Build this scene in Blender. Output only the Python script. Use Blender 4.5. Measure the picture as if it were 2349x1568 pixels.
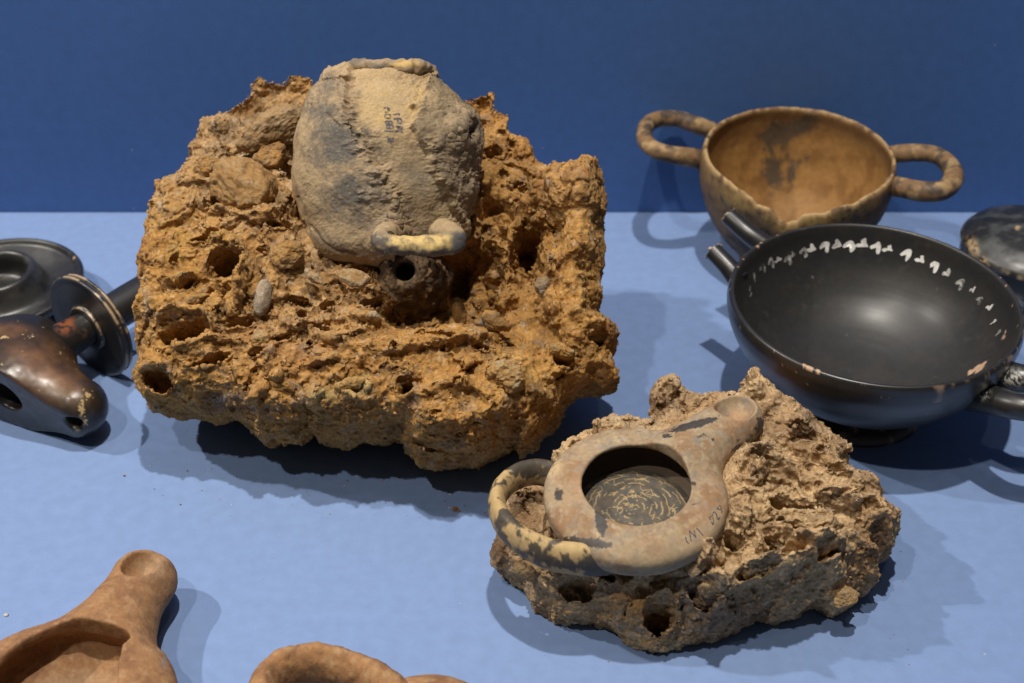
import bpy, math, numpy as np
from mathutils import Vector, bvhtree

for o in list(bpy.data.objects): bpy.data.objects.remove(o)
sc = bpy.context.scene
COL = sc.collection
U = 0.01                                  # everything below is written in centimetres; the scene is in metres

# ------------------------------------------------------------------ camera
PITCH = math.radians(36.0); CAMZ = 40.0
cam_d = bpy.data.cameras.new('camera'); cam = bpy.data.objects.new('camera', cam_d); COL.objects.link(cam)
cam.location = (0, 0, CAMZ*U); cam.rotation_euler = (math.pi/2-PITCH, 0, 0)
cam_d.lens = 45; cam_d.sensor_width = 36; cam_d.clip_start = 0.01; cam_d.clip_end = 100
cam_d.dof.use_dof = True; cam_d.dof.focus_distance = 0.535; cam_d.dof.aperture_fstop = 11.0
sc.camera = cam

# ------------------------------------------------------------------ world and lamps
w = bpy.data.worlds.new('World'); sc.world = w; w.use_nodes = True
w.node_tree.nodes['Background'].inputs[0].default_value = (0.85, 0.92, 1.0, 1)
w.node_tree.nodes['Background'].inputs[1].default_value = 0.045

def spot(name, pos, aim, power, radius, col, angle=70, blend=0.6):
    d = bpy.data.lights.new(name, 'SPOT'); o = bpy.data.objects.new(name, d); COL.objects.link(o)
    d.energy = power; d.shadow_soft_size = radius*U; d.color = col; d.spot_size = math.radians(angle); d.spot_blend = blend
    o.location = [c*U for c in pos]
    o.rotation_euler = (Vector(aim)-Vector(pos)).to_track_quat('-Z', 'Y').to_euler()
    return o
WARM = (1.0, 0.93, 0.84)
spot('display_spot', (2, 36, 150), (0, 48, 0), 66, 1.8, WARM, 75)
spot('display_spot', (-128, 52, 150), (-24, 46, 0), 78, 2.2, WARM, 36, 1.0)
spot('display_spot', (-49, -8, 150), (0, 46, 0), 28, 2.0, WARM, 70)
spot('display_spot', (25, 20, 160), (8, 50, 0), 3, 2.0, WARM, 70)

vs = sc.view_settings
vs.view_transform = 'Standard'; vs.look = 'None'; vs.exposure = 0.0; vs.gamma = 1.0
sc.render.engine = 'CYCLES'
sc.cycles.use_denoising = True
sc.cycles.max_bounces = 6; sc.cycles.diffuse_bounces = 3; sc.cycles.glossy_bounces = 3
sc.cycles.use_adaptive_sampling = False

# ------------------------------------------------------------------ photograph pixel (2349 wide) <-> place
FPX = 2349*45/36; CX, CY = 1174.5, 784.0
cP, sP = math.cos(PITCH), math.sin(PITCH)
def ray(X, Y):
    a = (X-CX)/FPX; b = -(Y-CY)/FPX
    return np.array((a, cP+b*sP, -sP+b*cP))
def at(X, Y, z=0.0):
    d = ray(X, Y); t = (z-CAMZ)/d[2]
    return np.array((d[0]*t, d[1]*t, z))
def proj(V):
    q = V[:, 2]-CAMZ
    dep = V[:, 1]*cP-q*sP; up = V[:, 1]*sP+q*cP
    return CX+FPX*V[:, 0]/dep, CY-FPX*up/dep, dep
class Frame:
    """local u,v,w axes in the place (centimetres)"""
    def __init__(s, o, eu, ev, ew):
        s.o = np.array(o, float); s.M = np.array([eu, ev, ew], float)
    def world(s, L): return s.o+np.asarray(L) @ s.M
    def local(s, W): return (np.asarray(W)-s.o) @ s.M.T
    def hit(s, X, Y, h=0.0):                # where the line of sight meets the plane w = h; returns u, v
        d = ray(X, Y); n = s.M[2]; c = np.array((0, 0, CAMZ))
        t = (np.dot(s.o+n*h-c, n))/np.dot(d, n)
        return s.local(c+d*t)[:2]
    def point(s, X, Y, h=0.0):
        u = s.hit(X, Y, h); return s.world((u[0], u[1], h))
def tilted(origin, incl, yaw=0.0):
    a = math.radians(incl); b = math.radians(yaw)
    eu = np.array((math.cos(b), math.sin(b), 0)); f = np.array((-math.sin(b), math.cos(b), 0))
    ev = f*math.cos(a)+np.array((0, 0, math.sin(a))); ew = np.cross(eu, ev)
    return Frame(origin, eu, ev, ew)

# ------------------------------------------------------------------ noise
_rs = np.random.RandomState(7)
_perm = _rs.permutation(256).astype(np.int32)
_grad = _rs.normal(size=(256, 3)); _grad /= np.linalg.norm(_grad, axis=1)[:, None]; _grad = _grad.astype(np.float32)
_jit = _rs.rand(256, 3).astype(np.float32)
def _hash(i, j, k): return _perm[(_perm[(_perm[i & 255]+j) & 255]+k) & 255]
def perlin(P):
    P = np.asarray(P, np.float32); I = np.floor(P).astype(np.int32); f = P-I
    s = f*f*f*(f*(f*6-15)+10); r = np.zeros(len(P), np.float32)
    for a in (0, 1):
        wx = s[:, 0] if a else 1-s[:, 0]
        for b in (0, 1):
            wy = s[:, 1] if b else 1-s[:, 1]
            for c in (0, 1):
                wz = s[:, 2] if c else 1-s[:, 2]
                g = _grad[_hash(I[:, 0]+a, I[:, 1]+b, I[:, 2]+c)]
                r += wx*wy*wz*(g[:, 0]*(f[:, 0]-a)+g[:, 1]*(f[:, 1]-b)+g[:, 2]*(f[:, 2]-c))
    return r*1.7
def fbm(P, octv=4, gain=0.5, lac=2.03):
    a = 1.0; t = np.zeros(len(P), np.float32); n = 0; Q = np.asarray(P, np.float32)
    for k in range(octv):
        t += a*perlin(Q+k*17.3); n += a; a *= gain; Q = Q*lac
    return t/n
def ridged(P, octv=3):
    a = 1.0; t = np.zeros(len(P), np.float32); n = 0; Q = np.asarray(P, np.float32)
    for k in range(octv):
        t += a*(1-2*np.abs(perlin(Q+k*31.7))); n += a; a *= 0.5; Q = Q*2.07
    return t/n
def worley(P):
    P = np.asarray(P, np.float32); I = np.floor(P).astype(np.int32); f = P-I
    best = np.full(len(P), 9, np.float32); ident = np.zeros(len(P), np.int32)
    for a in (-1, 0, 1):
        for b in (-1, 0, 1):
            for c in (-1, 0, 1):
                h = _hash(I[:, 0]+a, I[:, 1]+b, I[:, 2]+c); j = _jit[h]
                d = (a+j[:, 0]-f[:, 0])**2+(b+j[:, 1]-f[:, 1])**2+(c+j[:, 2]-f[:, 2])**2
                m = d < best; best[m] = d[m]; ident[m] = h[m]
    return np.sqrt(best), ident/255.0
def cells(P):
    """nearest and second nearest distance, three random numbers of the nearest cell, offset from its centre"""
    P = np.asarray(P, np.float32); I = np.floor(P).astype(np.int32); f = P-I
    b1 = np.full(len(P), 9, np.float32); b2 = b1.copy(); ident = np.zeros(len(P), np.int32); off = np.zeros((len(P), 3), np.float32)
    for a in (-1, 0, 1):
        for b in (-1, 0, 1):
            for c in (-1, 0, 1):
                h = _hash(I[:, 0]+a, I[:, 1]+b, I[:, 2]+c); q = np.array((a, b, c), np.float32)+_jit[h]-f
                d = (q*q).sum(1); m = d < b1
                b2 = np.where(m, b1, np.minimum(b2, d)); b1 = np.where(m, d, b1); ident[m] = h[m]; off[m] = -q[m]
    return np.sqrt(b1), np.sqrt(b2), np.stack([ident/255.0, _perm[ident]/255.0, _perm[_perm[ident]]/255.0], 1), off
def sstep(a, b, x):
    t = np.clip((x-a)/(b-a), 0, 1); return t*t*(3-2*t)
def smin(a, b, k):
    h = np.clip(0.5+0.5*(b-a)/k, 0, 1); return b+(a-b)*h-k*h*(1-h)
def smax(a, b, k): return -smin(-a, -b, k)
def mixc(A, B, t):
    t = np.asarray(t)[:, None]; return A*(1-t)+np.asarray(B)*t

# ------------------------------------------------------------------ meshes
def normals(V, F):
    N = np.zeros_like(V)
    a = V[F[:, 0]]; b = V[F[:, 1]]; c = V[F[:, 2]]
    n = np.cross(b-a, c-a) if F.shape[1] == 3 else np.cross(c-a, V[F[:, 3]]-b)
    for k in range(F.shape[1]):
        for ax in range(3): N[:, ax] += np.bincount(F[:, k], weights=n[:, ax], minlength=len(V))
    return N/np.maximum(np.linalg.norm(N, axis=1), 1e-12)[:, None]
def link(name, V, F, mat, parent=None, col=None, rough=None, smooth=True):
    """V in cm (place), F = faces array or list of arrays; col = linear rgb per vertex, rough = per vertex"""
    Fs = F if isinstance(F, list) else [F]
    me = bpy.data.meshes.new(name)
    V = np.asarray(V, np.float64)
    org = parent_origin(parent)
    me.vertices.add(len(V)); me.vertices.foreach_set('co', ((V-org)*U).astype(np.float32).ravel())
    nl = sum(f.size for f in Fs); npoly = sum(len(f) for f in Fs)
    me.loops.add(nl); me.polygons.add(npoly)
    me.loops.foreach_set('vertex_index', np.concatenate([f.ravel() for f in Fs]).astype(np.int32))
    tot = np.concatenate([np.full(len(f), f.shape[1], np.int32) for f in Fs])
    st = np.concatenate([[0], np.cumsum(tot)[:-1]]).astype(np.int32)
    me.polygons.foreach_set('loop_start', st); me.polygons.foreach_set('loop_total', tot)
    me.polygons.foreach_set('use_smooth', np.full(npoly, smooth))
    me.update(calc_edges=True)
    if col is not None:
        at_ = me.color_attributes.new('Col', 'FLOAT_COLOR', 'POINT')
        c4 = np.ones((len(V), 4), np.float32); c4[:, :3] = np.clip(col, 0, 1)
        c4[:, 3] = 0.9 if rough is None else np.clip(rough, 0, 1)
        at_.data.foreach_set('color', c4.ravel())
    me.materials.append(mat)
    o = bpy.data.objects.new(name, me); COL.objects.link(o)
    if parent is not None: o.parent = parent
    else: o.location = (0, 0, 0)
    return o
ORG = {}
def parent_origin(p):
    if p is None: return np.zeros(3)
    while p.parent is not None: p = p.parent
    return ORG.get(p.name, np.zeros(3))
def thing(name, loc, label, cat):
    o = bpy.data.objects.new(name, None); COL.objects.link(o); o.empty_display_size = 0.02
    o.location = [c*U for c in loc]; ORG[o.name] = np.array(loc, float)
    o['label'] = label; o['category'] = cat
    return o
def grid_faces(n, m, cu=False, cv=False):
    """n rows x m columns"""
    r = np.arange(n if cu else n-1); c = np.arange(m if cv else m-1)
    R, C = np.meshgrid(r, c, indexing='ij'); R2 = (R+1) % n; C2 = (C+1) % m
    return np.stack([R*m+C, R*m+C2, R2*m+C2, R2*m+C], -1).reshape(-1, 4)
def surface_nets(fn, lo, hi, g):
    lo = np.array(lo, np.float32); n = np.ceil((np.array(hi)-lo)/g).astype(int)+1
    ax = [lo[k]+g*np.arange(n[k], dtype=np.float32) for k in range(3)]
    D = np.ascontiguousarray(np.broadcast_to(fn(ax[0][:, None, None], ax[1][None, :, None], ax[2][None, None, :]), n), dtype=np.float32)
    S = D < 0
    cnt = np.zeros(np.array(n)-1, np.uint8)
    for a in (0, 1):
        for b in (0, 1):
            for c in (0, 1): cnt += S[a:n[0]-1+a, b:n[1]-1+b, c:n[2]-1+c]
    act = np.argwhere((cnt > 0) & (cnt < 8)); idx = np.full(cnt.shape, -1, np.int64)
    idx[act[:, 0], act[:, 1], act[:, 2]] = np.arange(len(act))
    pos = np.zeros((len(act), 3)); k = np.zeros(len(act))
    corners = [(a, b, c) for a in (0, 1) for b in (0, 1) for c in (0, 1)]
    val = {q: D[act[:, 0]+q[0], act[:, 1]+q[1], act[:, 2]+q[2]] for q in corners}
    for q in corners:
        for axx in range(3):
            if q[axx] == 0:
                q2 = list(q); q2[axx] = 1; q2 = tuple(q2)
                A, B = val[q], val[q2]; m = (A < 0) != (B < 0)
                t = np.where(m, A/np.where(m, A-B, 1), 0)
                p = np.tile(np.array(q, float), (len(act), 1)); p[:, axx] += t
                pos[m] += p[m]; k[m] += 1
    V = (act+pos/np.maximum(k, 1)[:, None])*g+lo
    Fs = []
    for axx in range(3):
        u, v = (axx+1) % 3, (axx+2) % 3
        sl0 = [slice(1, None)]*3; sl0[axx] = slice(0, -1); sl1 = [slice(1, None)]*3
        sl0[u] = sl0[v] = sl1[u] = sl1[v] = slice(1, -1)
        sl1[axx] = slice(1, None)
        A = S[tuple(sl0)]; B = S[tuple(sl1)]
        e = np.argwhere(A != B)
        if not len(e): continue
        inside_first = A[e[:, 0], e[:, 1], e[:, 2]]
        c0 = e.copy(); c0[:, u] += 1; c0[:, v] += 1
        def ci(du, dv):
            c = c0.copy(); c[:, u] += du; c[:, v] += dv; return idx[c[:, 0], c[:, 1], c[:, 2]]
        q = np.stack([ci(-1, -1), ci(0, -1), ci(0, 0), ci(-1, 0)], 1)
        q[~inside_first] = q[~inside_first][:, ::-1]
        Fs.append(q)
    return V, np.concatenate(Fs)
def relax(V, F, it=1, k=0.5):
    for _ in range(it):
        S = np.zeros_like(V); c = np.zeros(len(V))
        for a, b in ((0, 1), (1, 2), (2, 3), (3, 0)):
            for p, q in ((a, b), (b, a)):
                c += np.bincount(F[:, p], minlength=len(V))
                for x in range(3): S[:, x] += np.bincount(F[:, p], weights=V[F[:, q], x], minlength=len(V))
        V = V*(1-k)+k*S/np.maximum(c, 1)[:, None]
    return V
def spline(P, n):
    P = np.asarray(P, float); k = len(P)
    d = np.concatenate([[0], np.cumsum(np.linalg.norm(np.diff(P[:, :3] if P.shape[1] >= 3 else P, axis=0), axis=1))])
    Q = np.vstack([2*P[0]-P[1], P, 2*P[-1]-P[-2]]); t = np.linspace(0, d[-1], n)
    i = np.clip(np.searchsorted(d, t, side='right')-1, 0, k-2); f = ((t-d[i])/np.maximum(d[i+1]-d[i], 1e-9))[:, None]
    p0, p1, p2, p3 = Q[i], Q[i+1], Q[i+2], Q[i+3]
    return 0.5*((2*p1)+(-p0+p2)*f+(2*p0-5*p1+4*p2-p3)*f*f+(-p0+3*p1-3*p2+p3)*f**3)
def tube(path, rad, n=80, m=32, up=(0, 0, 1), caps=True):
    """path pts (cm), rad = list of (across, along up) radii"""
    P = spline(path, n); R = spline(np.array([(r, r) if np.isscalar(r) else r for r in rad], float), 2+0*n) if False else None
    s = np.linspace(0, 1, len(rad)); ra = np.array([(r, r) if np.isscalar(r) else r for r in rad], float)
    tt = np.linspace(0, 1, n); R = np.stack([np.interp(tt, s, ra[:, 0]), np.interp(tt, s, ra[:, 1])], 1)
    T = np.gradient(P, axis=0); T /= np.linalg.norm(T, axis=1)[:, None]
    upv = np.array(up, float); A = np.cross(T, upv); A /= np.linalg.norm(A, axis=1)[:, None]; B = np.cross(A, T)
    th = np.linspace(0, 2*math.pi, m, endpoint=False)
    V = P[:, None, :]+A[:, None, :]*(R[:, 0, None]*np.cos(th))[:, :, None]+B[:, None, :]*(R[:, 1, None]*np.sin(th))[:, :, None]
    V = V.reshape(-1, 3); F = [grid_faces(n, m, False, True)[:, ::-1]]
    if caps:
        V = np.vstack([V, P[0], P[-1]]); a, b = n*m, n*m+1; i = np.arange(m); j = (i+1) % m
        F.append(np.stack([np.full(m, a), i, j], 1)); F.append(np.stack([np.full(m, b), (n-1)*m+j, (n-1)*m+i], 1))
    return V, F
def lathe(prof, fr, n=256, samples=120):
    P = spline(prof, samples); th = np.linspace(0, 2*math.pi, n, endpoint=False)
    L = np.stack([P[:, 0, None]*np.cos(th), P[:, 0, None]*np.sin(th), np.repeat(P[:, 1, None], n, 1)], -1).reshape(-1, 3)
    return L, grid_faces(len(P), n, False, True)
def sphere_mesh(n=14):
    """cube sphere"""
    Vs = []; Fs = []; t = np.tan(np.linspace(-math.pi/4, math.pi/4, n)); k = 0
    for ax in range(3):
        for s in (-1, 1):
            A, B = np.meshgrid(t, t, indexing='ij'); p = np.zeros((n*n, 3)); p[:, ax] = s
            p[:, (ax+1) % 3] = A.ravel()*s; p[:, (ax+2) % 3] = B.ravel()
            Vs.append(p/np.linalg.norm(p, axis=1)[:, None]); Fs.append(grid_faces(n, n)[:, ::-1]+k); k += n*n
    V = np.vstack(Vs); F = np.vstack(Fs)
    key = np.round(V*1e5).astype(np.int64); _, first, inv = np.unique(key, axis=0, return_index=True, return_inverse=True)
    return V[first], inv.ravel()[F]

# ------------------------------------------------------------------ materials
def nodes(m):
    m.use_nodes = True; nt = m.node_tree; return nt, nt.nodes['Principled BSDF']
def attr_mat(name, fine=60.0, fine_amt=0.25, bump=0.35, bump_d=0.02, bump_scale=40.0, spec=0.3, bump2=0.0, bump2_scale=160.0, rvar=0.0, coat=0.0):
    """colour and roughness come from what the piece itself is made of (attribute), grain and relief from noise"""
    m = bpy.data.materials.new(name); nt, b = nodes(m); L = nt.links.new; N = nt.nodes.new
    a = N('ShaderNodeAttribute'); a.attribute_name = 'Col'
    tc = N('ShaderNodeTexCoord'); mp = N('ShaderNodeMapping'); mp.inputs['Scale'].default_value = (100, 100, 100); L(tc.outputs['Object'], mp.inputs[0])
    n1 = N('ShaderNodeTexNoise'); n1.inputs['Scale'].default_value = fine/10; n1.inputs['Detail'].default_value = 5; n1.inputs['Roughness'].default_value = 0.65; L(mp.outputs[0], n1.inputs['Vector'])
    r = N('ShaderNodeMapRange'); r.inputs['From Min'].default_value = 0.25; r.inputs['From Max'].default_value = 0.75
    r.inputs['To Min'].default_value = 1-fine_amt; r.inputs['To Max'].default_value = 1+fine_amt; L(n1.outputs['Fac'], r.inputs['Value'])
    mu = N('ShaderNodeVectorMath'); mu.operation = 'SCALE'; L(a.outputs['Color'], mu.inputs[0]); L(r.outputs[0], mu.inputs['Scale'])
    L(mu.outputs[0], b.inputs['Base Color'])
    if rvar:
        n4 = N('ShaderNodeTexNoise'); n4.inputs['Scale'].default_value = 1.3; n4.inputs['Detail'].default_value = 8; n4.inputs['Roughness'].default_value = 0.7; L(mp.outputs[0], n4.inputs['Vector'])
        r4 = N('ShaderNodeMapRange'); r4.inputs['From Min'].default_value = 0.3; r4.inputs['From Max'].default_value = 0.7
        r4.inputs['To Min'].default_value = -rvar; r4.inputs['To Max'].default_value = rvar; L(n4.outputs['Fac'], r4.inputs['Value'])
        ad = N('ShaderNodeMath'); ad.operation = 'ADD'; L(a.outputs['Alpha'], ad.inputs[0]); L(r4.outputs[0], ad.inputs[1]); L(ad.outputs[0], b.inputs['Roughness'])
    else: L(a.outputs['Alpha'], b.inputs['Roughness'])
    b.inputs['Specular IOR Level'].default_value = spec
    if coat: b.inputs['Coat Weight'].default_value = coat; b.inputs['Coat Roughness'].default_value = 0.36
    n2 = N('ShaderNodeTexNoise'); n2.inputs['Scale'].default_value = bump_scale/10; n2.inputs['Detail'].default_value = 6; n2.inputs['Roughness'].default_value = 0.7; L(mp.outputs[0], n2.inputs['Vector'])
    bp = N('ShaderNodeBump'); bp.inputs['Strength'].default_value = bump; bp.inputs['Distance'].default_value = bump_d*U; L(n2.outputs['Fac'], bp.inputs['Height'])
    if bump2:
        n3 = N('ShaderNodeTexVoronoi'); n3.inputs['Scale'].default_value = bump2_scale/10; L(mp.outputs[0], n3.inputs['Vector'])
        b2 = N('ShaderNodeBump'); b2.inputs['Strength'].default_value = bump2; b2.inputs['Distance'].default_value = 0.02*U; L(n3.outputs['Distance'], b2.inputs['Height'])
        L(bp.outputs[0], b2.inputs['Normal']); L(b2.outputs[0], b.inputs['Normal'])
    else: L(bp.outputs[0], b.inputs['Normal'])
    return m
M_ROCK = attr_mat('earthy_rock', 85, 0.38, 1.0, 0.07, 60, 0.1, 0.5, 140)
M_JUG = attr_mat('encrusted_clay', 90, 0.22, 0.6, 0.03, 75, 0.15, 0.2, 150)
M_LAMP = attr_mat('worn_tan_clay', 55, 0.16, 0.35, 0.015, 60, 0.25)
M_TERRA = attr_mat('terracotta', 60, 0.2, 0.8, 0.03, 70, 0.15, 0.3, 120)
M_CUP = attr_mat('brown_slip_clay', 30, 0.2, 0.4, 0.02, 30, 0.3)
M_BLACK = attr_mat('black_gloss_slip', 30, 0.25, 0.10, 0.006, 35, 0.4, rvar=0.04, coat=0.65)
M_BROWN = attr_mat('brown_gloss_slip', 30, 0.25, 0.15, 0.01, 30, 0.5, rvar=0.06)
def ink_mat():
    m = bpy.data.materials.new('faded_ink'); nt, b = nodes(m); b.inputs['Base Color'].default_value = (0.07, 0.075, 0.1, 1); b.inputs['Roughness'].default_value = 0.8
    N = nt.nodes.new; n = N('ShaderNodeTexNoise'); n.inputs['Scale'].default_value = 900; n.inputs['Detail'].default_value = 3
    r = N('ShaderNodeMapRange'); r.inputs['From Min'].default_value = 0.32; r.inputs['From Max'].default_value = 0.62; r.inputs['To Min'].default_value = 0.25; r.inputs['To Max'].default_value = 0.95
    tc = N('ShaderNodeTexCoord'); nt.links.new(tc.outputs['Object'], n.inputs['Vector']); nt.links.new(n.outputs['Fac'], r.inputs['Value']); nt.links.new(r.outputs[0], b.inputs['Alpha'])
    return m
M_INK = ink_mat()
def white_mat():
    m = bpy.data.materials.new('white_paint'); nt, b = nodes(m); N = nt.nodes.new; L = nt.links.new
    a = N('ShaderNodeAttribute'); a.attribute_name = 'Col'; b.inputs['Roughness'].default_value = 0.7
    L(a.outputs['Color'], b.inputs['Base Color'])
    tc = N('ShaderNodeTexCoord'); n = N('ShaderNodeTexNoise'); n.inputs['Scale'].default_value = 450; n.inputs['Detail'].default_value = 5; L(tc.outputs['Object'], n.inputs['Vector'])
    ad = N('ShaderNodeMath'); ad.operation = 'MULTIPLY_ADD'; ad.inputs[1].default_value = 1.6; ad.inputs[2].default_value = -0.8; L(n.outputs['Fac'], ad.inputs[0])
    s = N('ShaderNodeMath'); s.operation = 'ADD'; s.use_clamp = True; L(a.outputs['Alpha'], s.inputs[0]); L(ad.outputs[0], s.inputs[1]); L(s.outputs[0], b.inputs['Alpha'])
    return m
M_WHITE = white_mat()
def paint_mat(name, col, var):
    m = bpy.data.materials.new(name); nt, b = nodes(m); N = nt.nodes.new; L = nt.links.new
    tc = N('ShaderNodeTexCoord'); n = N('ShaderNodeTexNoise'); n.inputs['Scale'].default_value = 7; n.inputs['Detail'].default_value = 6; L(tc.outputs['Object'], n.inputs['Vector'])
    mx = N('ShaderNodeMix'); mx.data_type = 'RGBA'; L(n.outputs['Fac'], mx.inputs[0])
    mx.inputs[6].default_value = (*[c*(1-var) for c in col], 1); mx.inputs[7].default_value = (*[c*(1+var) for c in col], 1); 
    vo = N('ShaderNodeTexVoronoi'); vo.inputs['Scale'].default_value = 55; L(tc.outputs['Object'], vo.inputs['Vector'])
    n5 = N('ShaderNodeTexNoise'); n5.inputs['Scale'].default_value = 9; n5.inputs['Detail'].default_value = 3; L(tc.outputs['Object'], n5.inputs['Vector'])
    th_ = N('ShaderNodeMapRange'); th_.inputs['From Min'].default_value = 0.5; th_.inputs['From Max'].default_value = 0.75; th_.inputs['To Min'].default_value = 0.0; th_.inputs['To Max'].default_value = 0.06; L(n5.outputs['Fac'], th_.inputs['Value'])
    lt = N('ShaderNodeMath'); lt.operation = 'LESS_THAN'; L(vo.outputs['Distance'], lt.inputs[0]); L(th_.outputs[0], lt.inputs[1])
    m3 = N('ShaderNodeMix'); m3.data_type = 'RGBA'; L(lt.outputs[0], m3.inputs[0]); L(mx.outputs[2], m3.inputs[6]); m3.inputs[7].default_value = (*[0.5*c+0.28 for c in col], 1)
    n6 = N('ShaderNodeTexNoise'); n6.inputs['Scale'].default_value = 160; n6.inputs['Detail'].default_value = 5; L(tc.outputs['Object'], n6.inputs['Vector'])
    r6 = N('ShaderNodeMapRange'); r6.inputs['From Min'].default_value = 0.25; r6.inputs['From Max'].default_value = 0.75; r6.inputs['To Min'].default_value = 0.94; r6.inputs['To Max'].default_value = 1.06; L(n6.outputs['Fac'], r6.inputs['Value'])
    sc6 = N('ShaderNodeVectorMath'); sc6.operation = 'SCALE'; L(m3.outputs[2], sc6.inputs[0]); L(r6.outputs[0], sc6.inputs['Scale']); L(sc6.outputs[0], b.inputs['Base Color'])
    b.inputs['Roughness'].default_value = 0.55; b.inputs['Specular IOR Level'].default_value = 0.25
    n2 = N('ShaderNodeTexNoise'); n2.inputs['Scale'].default_value = 330; n2.inputs['Detail'].default_value = 5; L(tc.outputs['Object'], n2.inputs['Vector'])
    bp = N('ShaderNodeBump'); bp.inputs['Strength'].default_value = 0.2; bp.inputs['Distance'].default_value = 0.0002; L(n2.outputs['Fac'], bp.inputs['Height']); L(bp.outputs[0], b.inputs['Normal'])
    return m

# ------------------------------------------------------------------ table and wall
WALL_Y = 68.6
def slab(name, lo, hi, mat):
    x0, y0, z0 = lo; x1, y1, z1 = hi
    V = [(x0, y0, z0), (x1, y0, z0), (x1, y1, z0), (x0, y1, z0), (x0, y0, z1), (x1, y0, z1), (x1, y1, z1), (x0, y1, z1)]
    F = np.array([(0, 3, 2, 1), (4, 5, 6, 7), (0, 1, 5, 4), (1, 2, 6, 5), (2, 3, 7, 6), (3, 0, 4, 7)])
    o = link(name, V, F, mat, smooth=False); o['kind'] = 'structure'; return o
BLUE = (0.192, 0.286, 0.512)
slab('tabletop', (-180, -25, -4), (180, WALL_Y, 0), paint_mat('table_paint', BLUE, 0.05))
slab('back_wall', (-180, WALL_Y+0.05, -4), (180, WALL_Y+5, 90), paint_mat('wall_paint', (0.066, 0.147, 0.365), 0.12))

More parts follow.
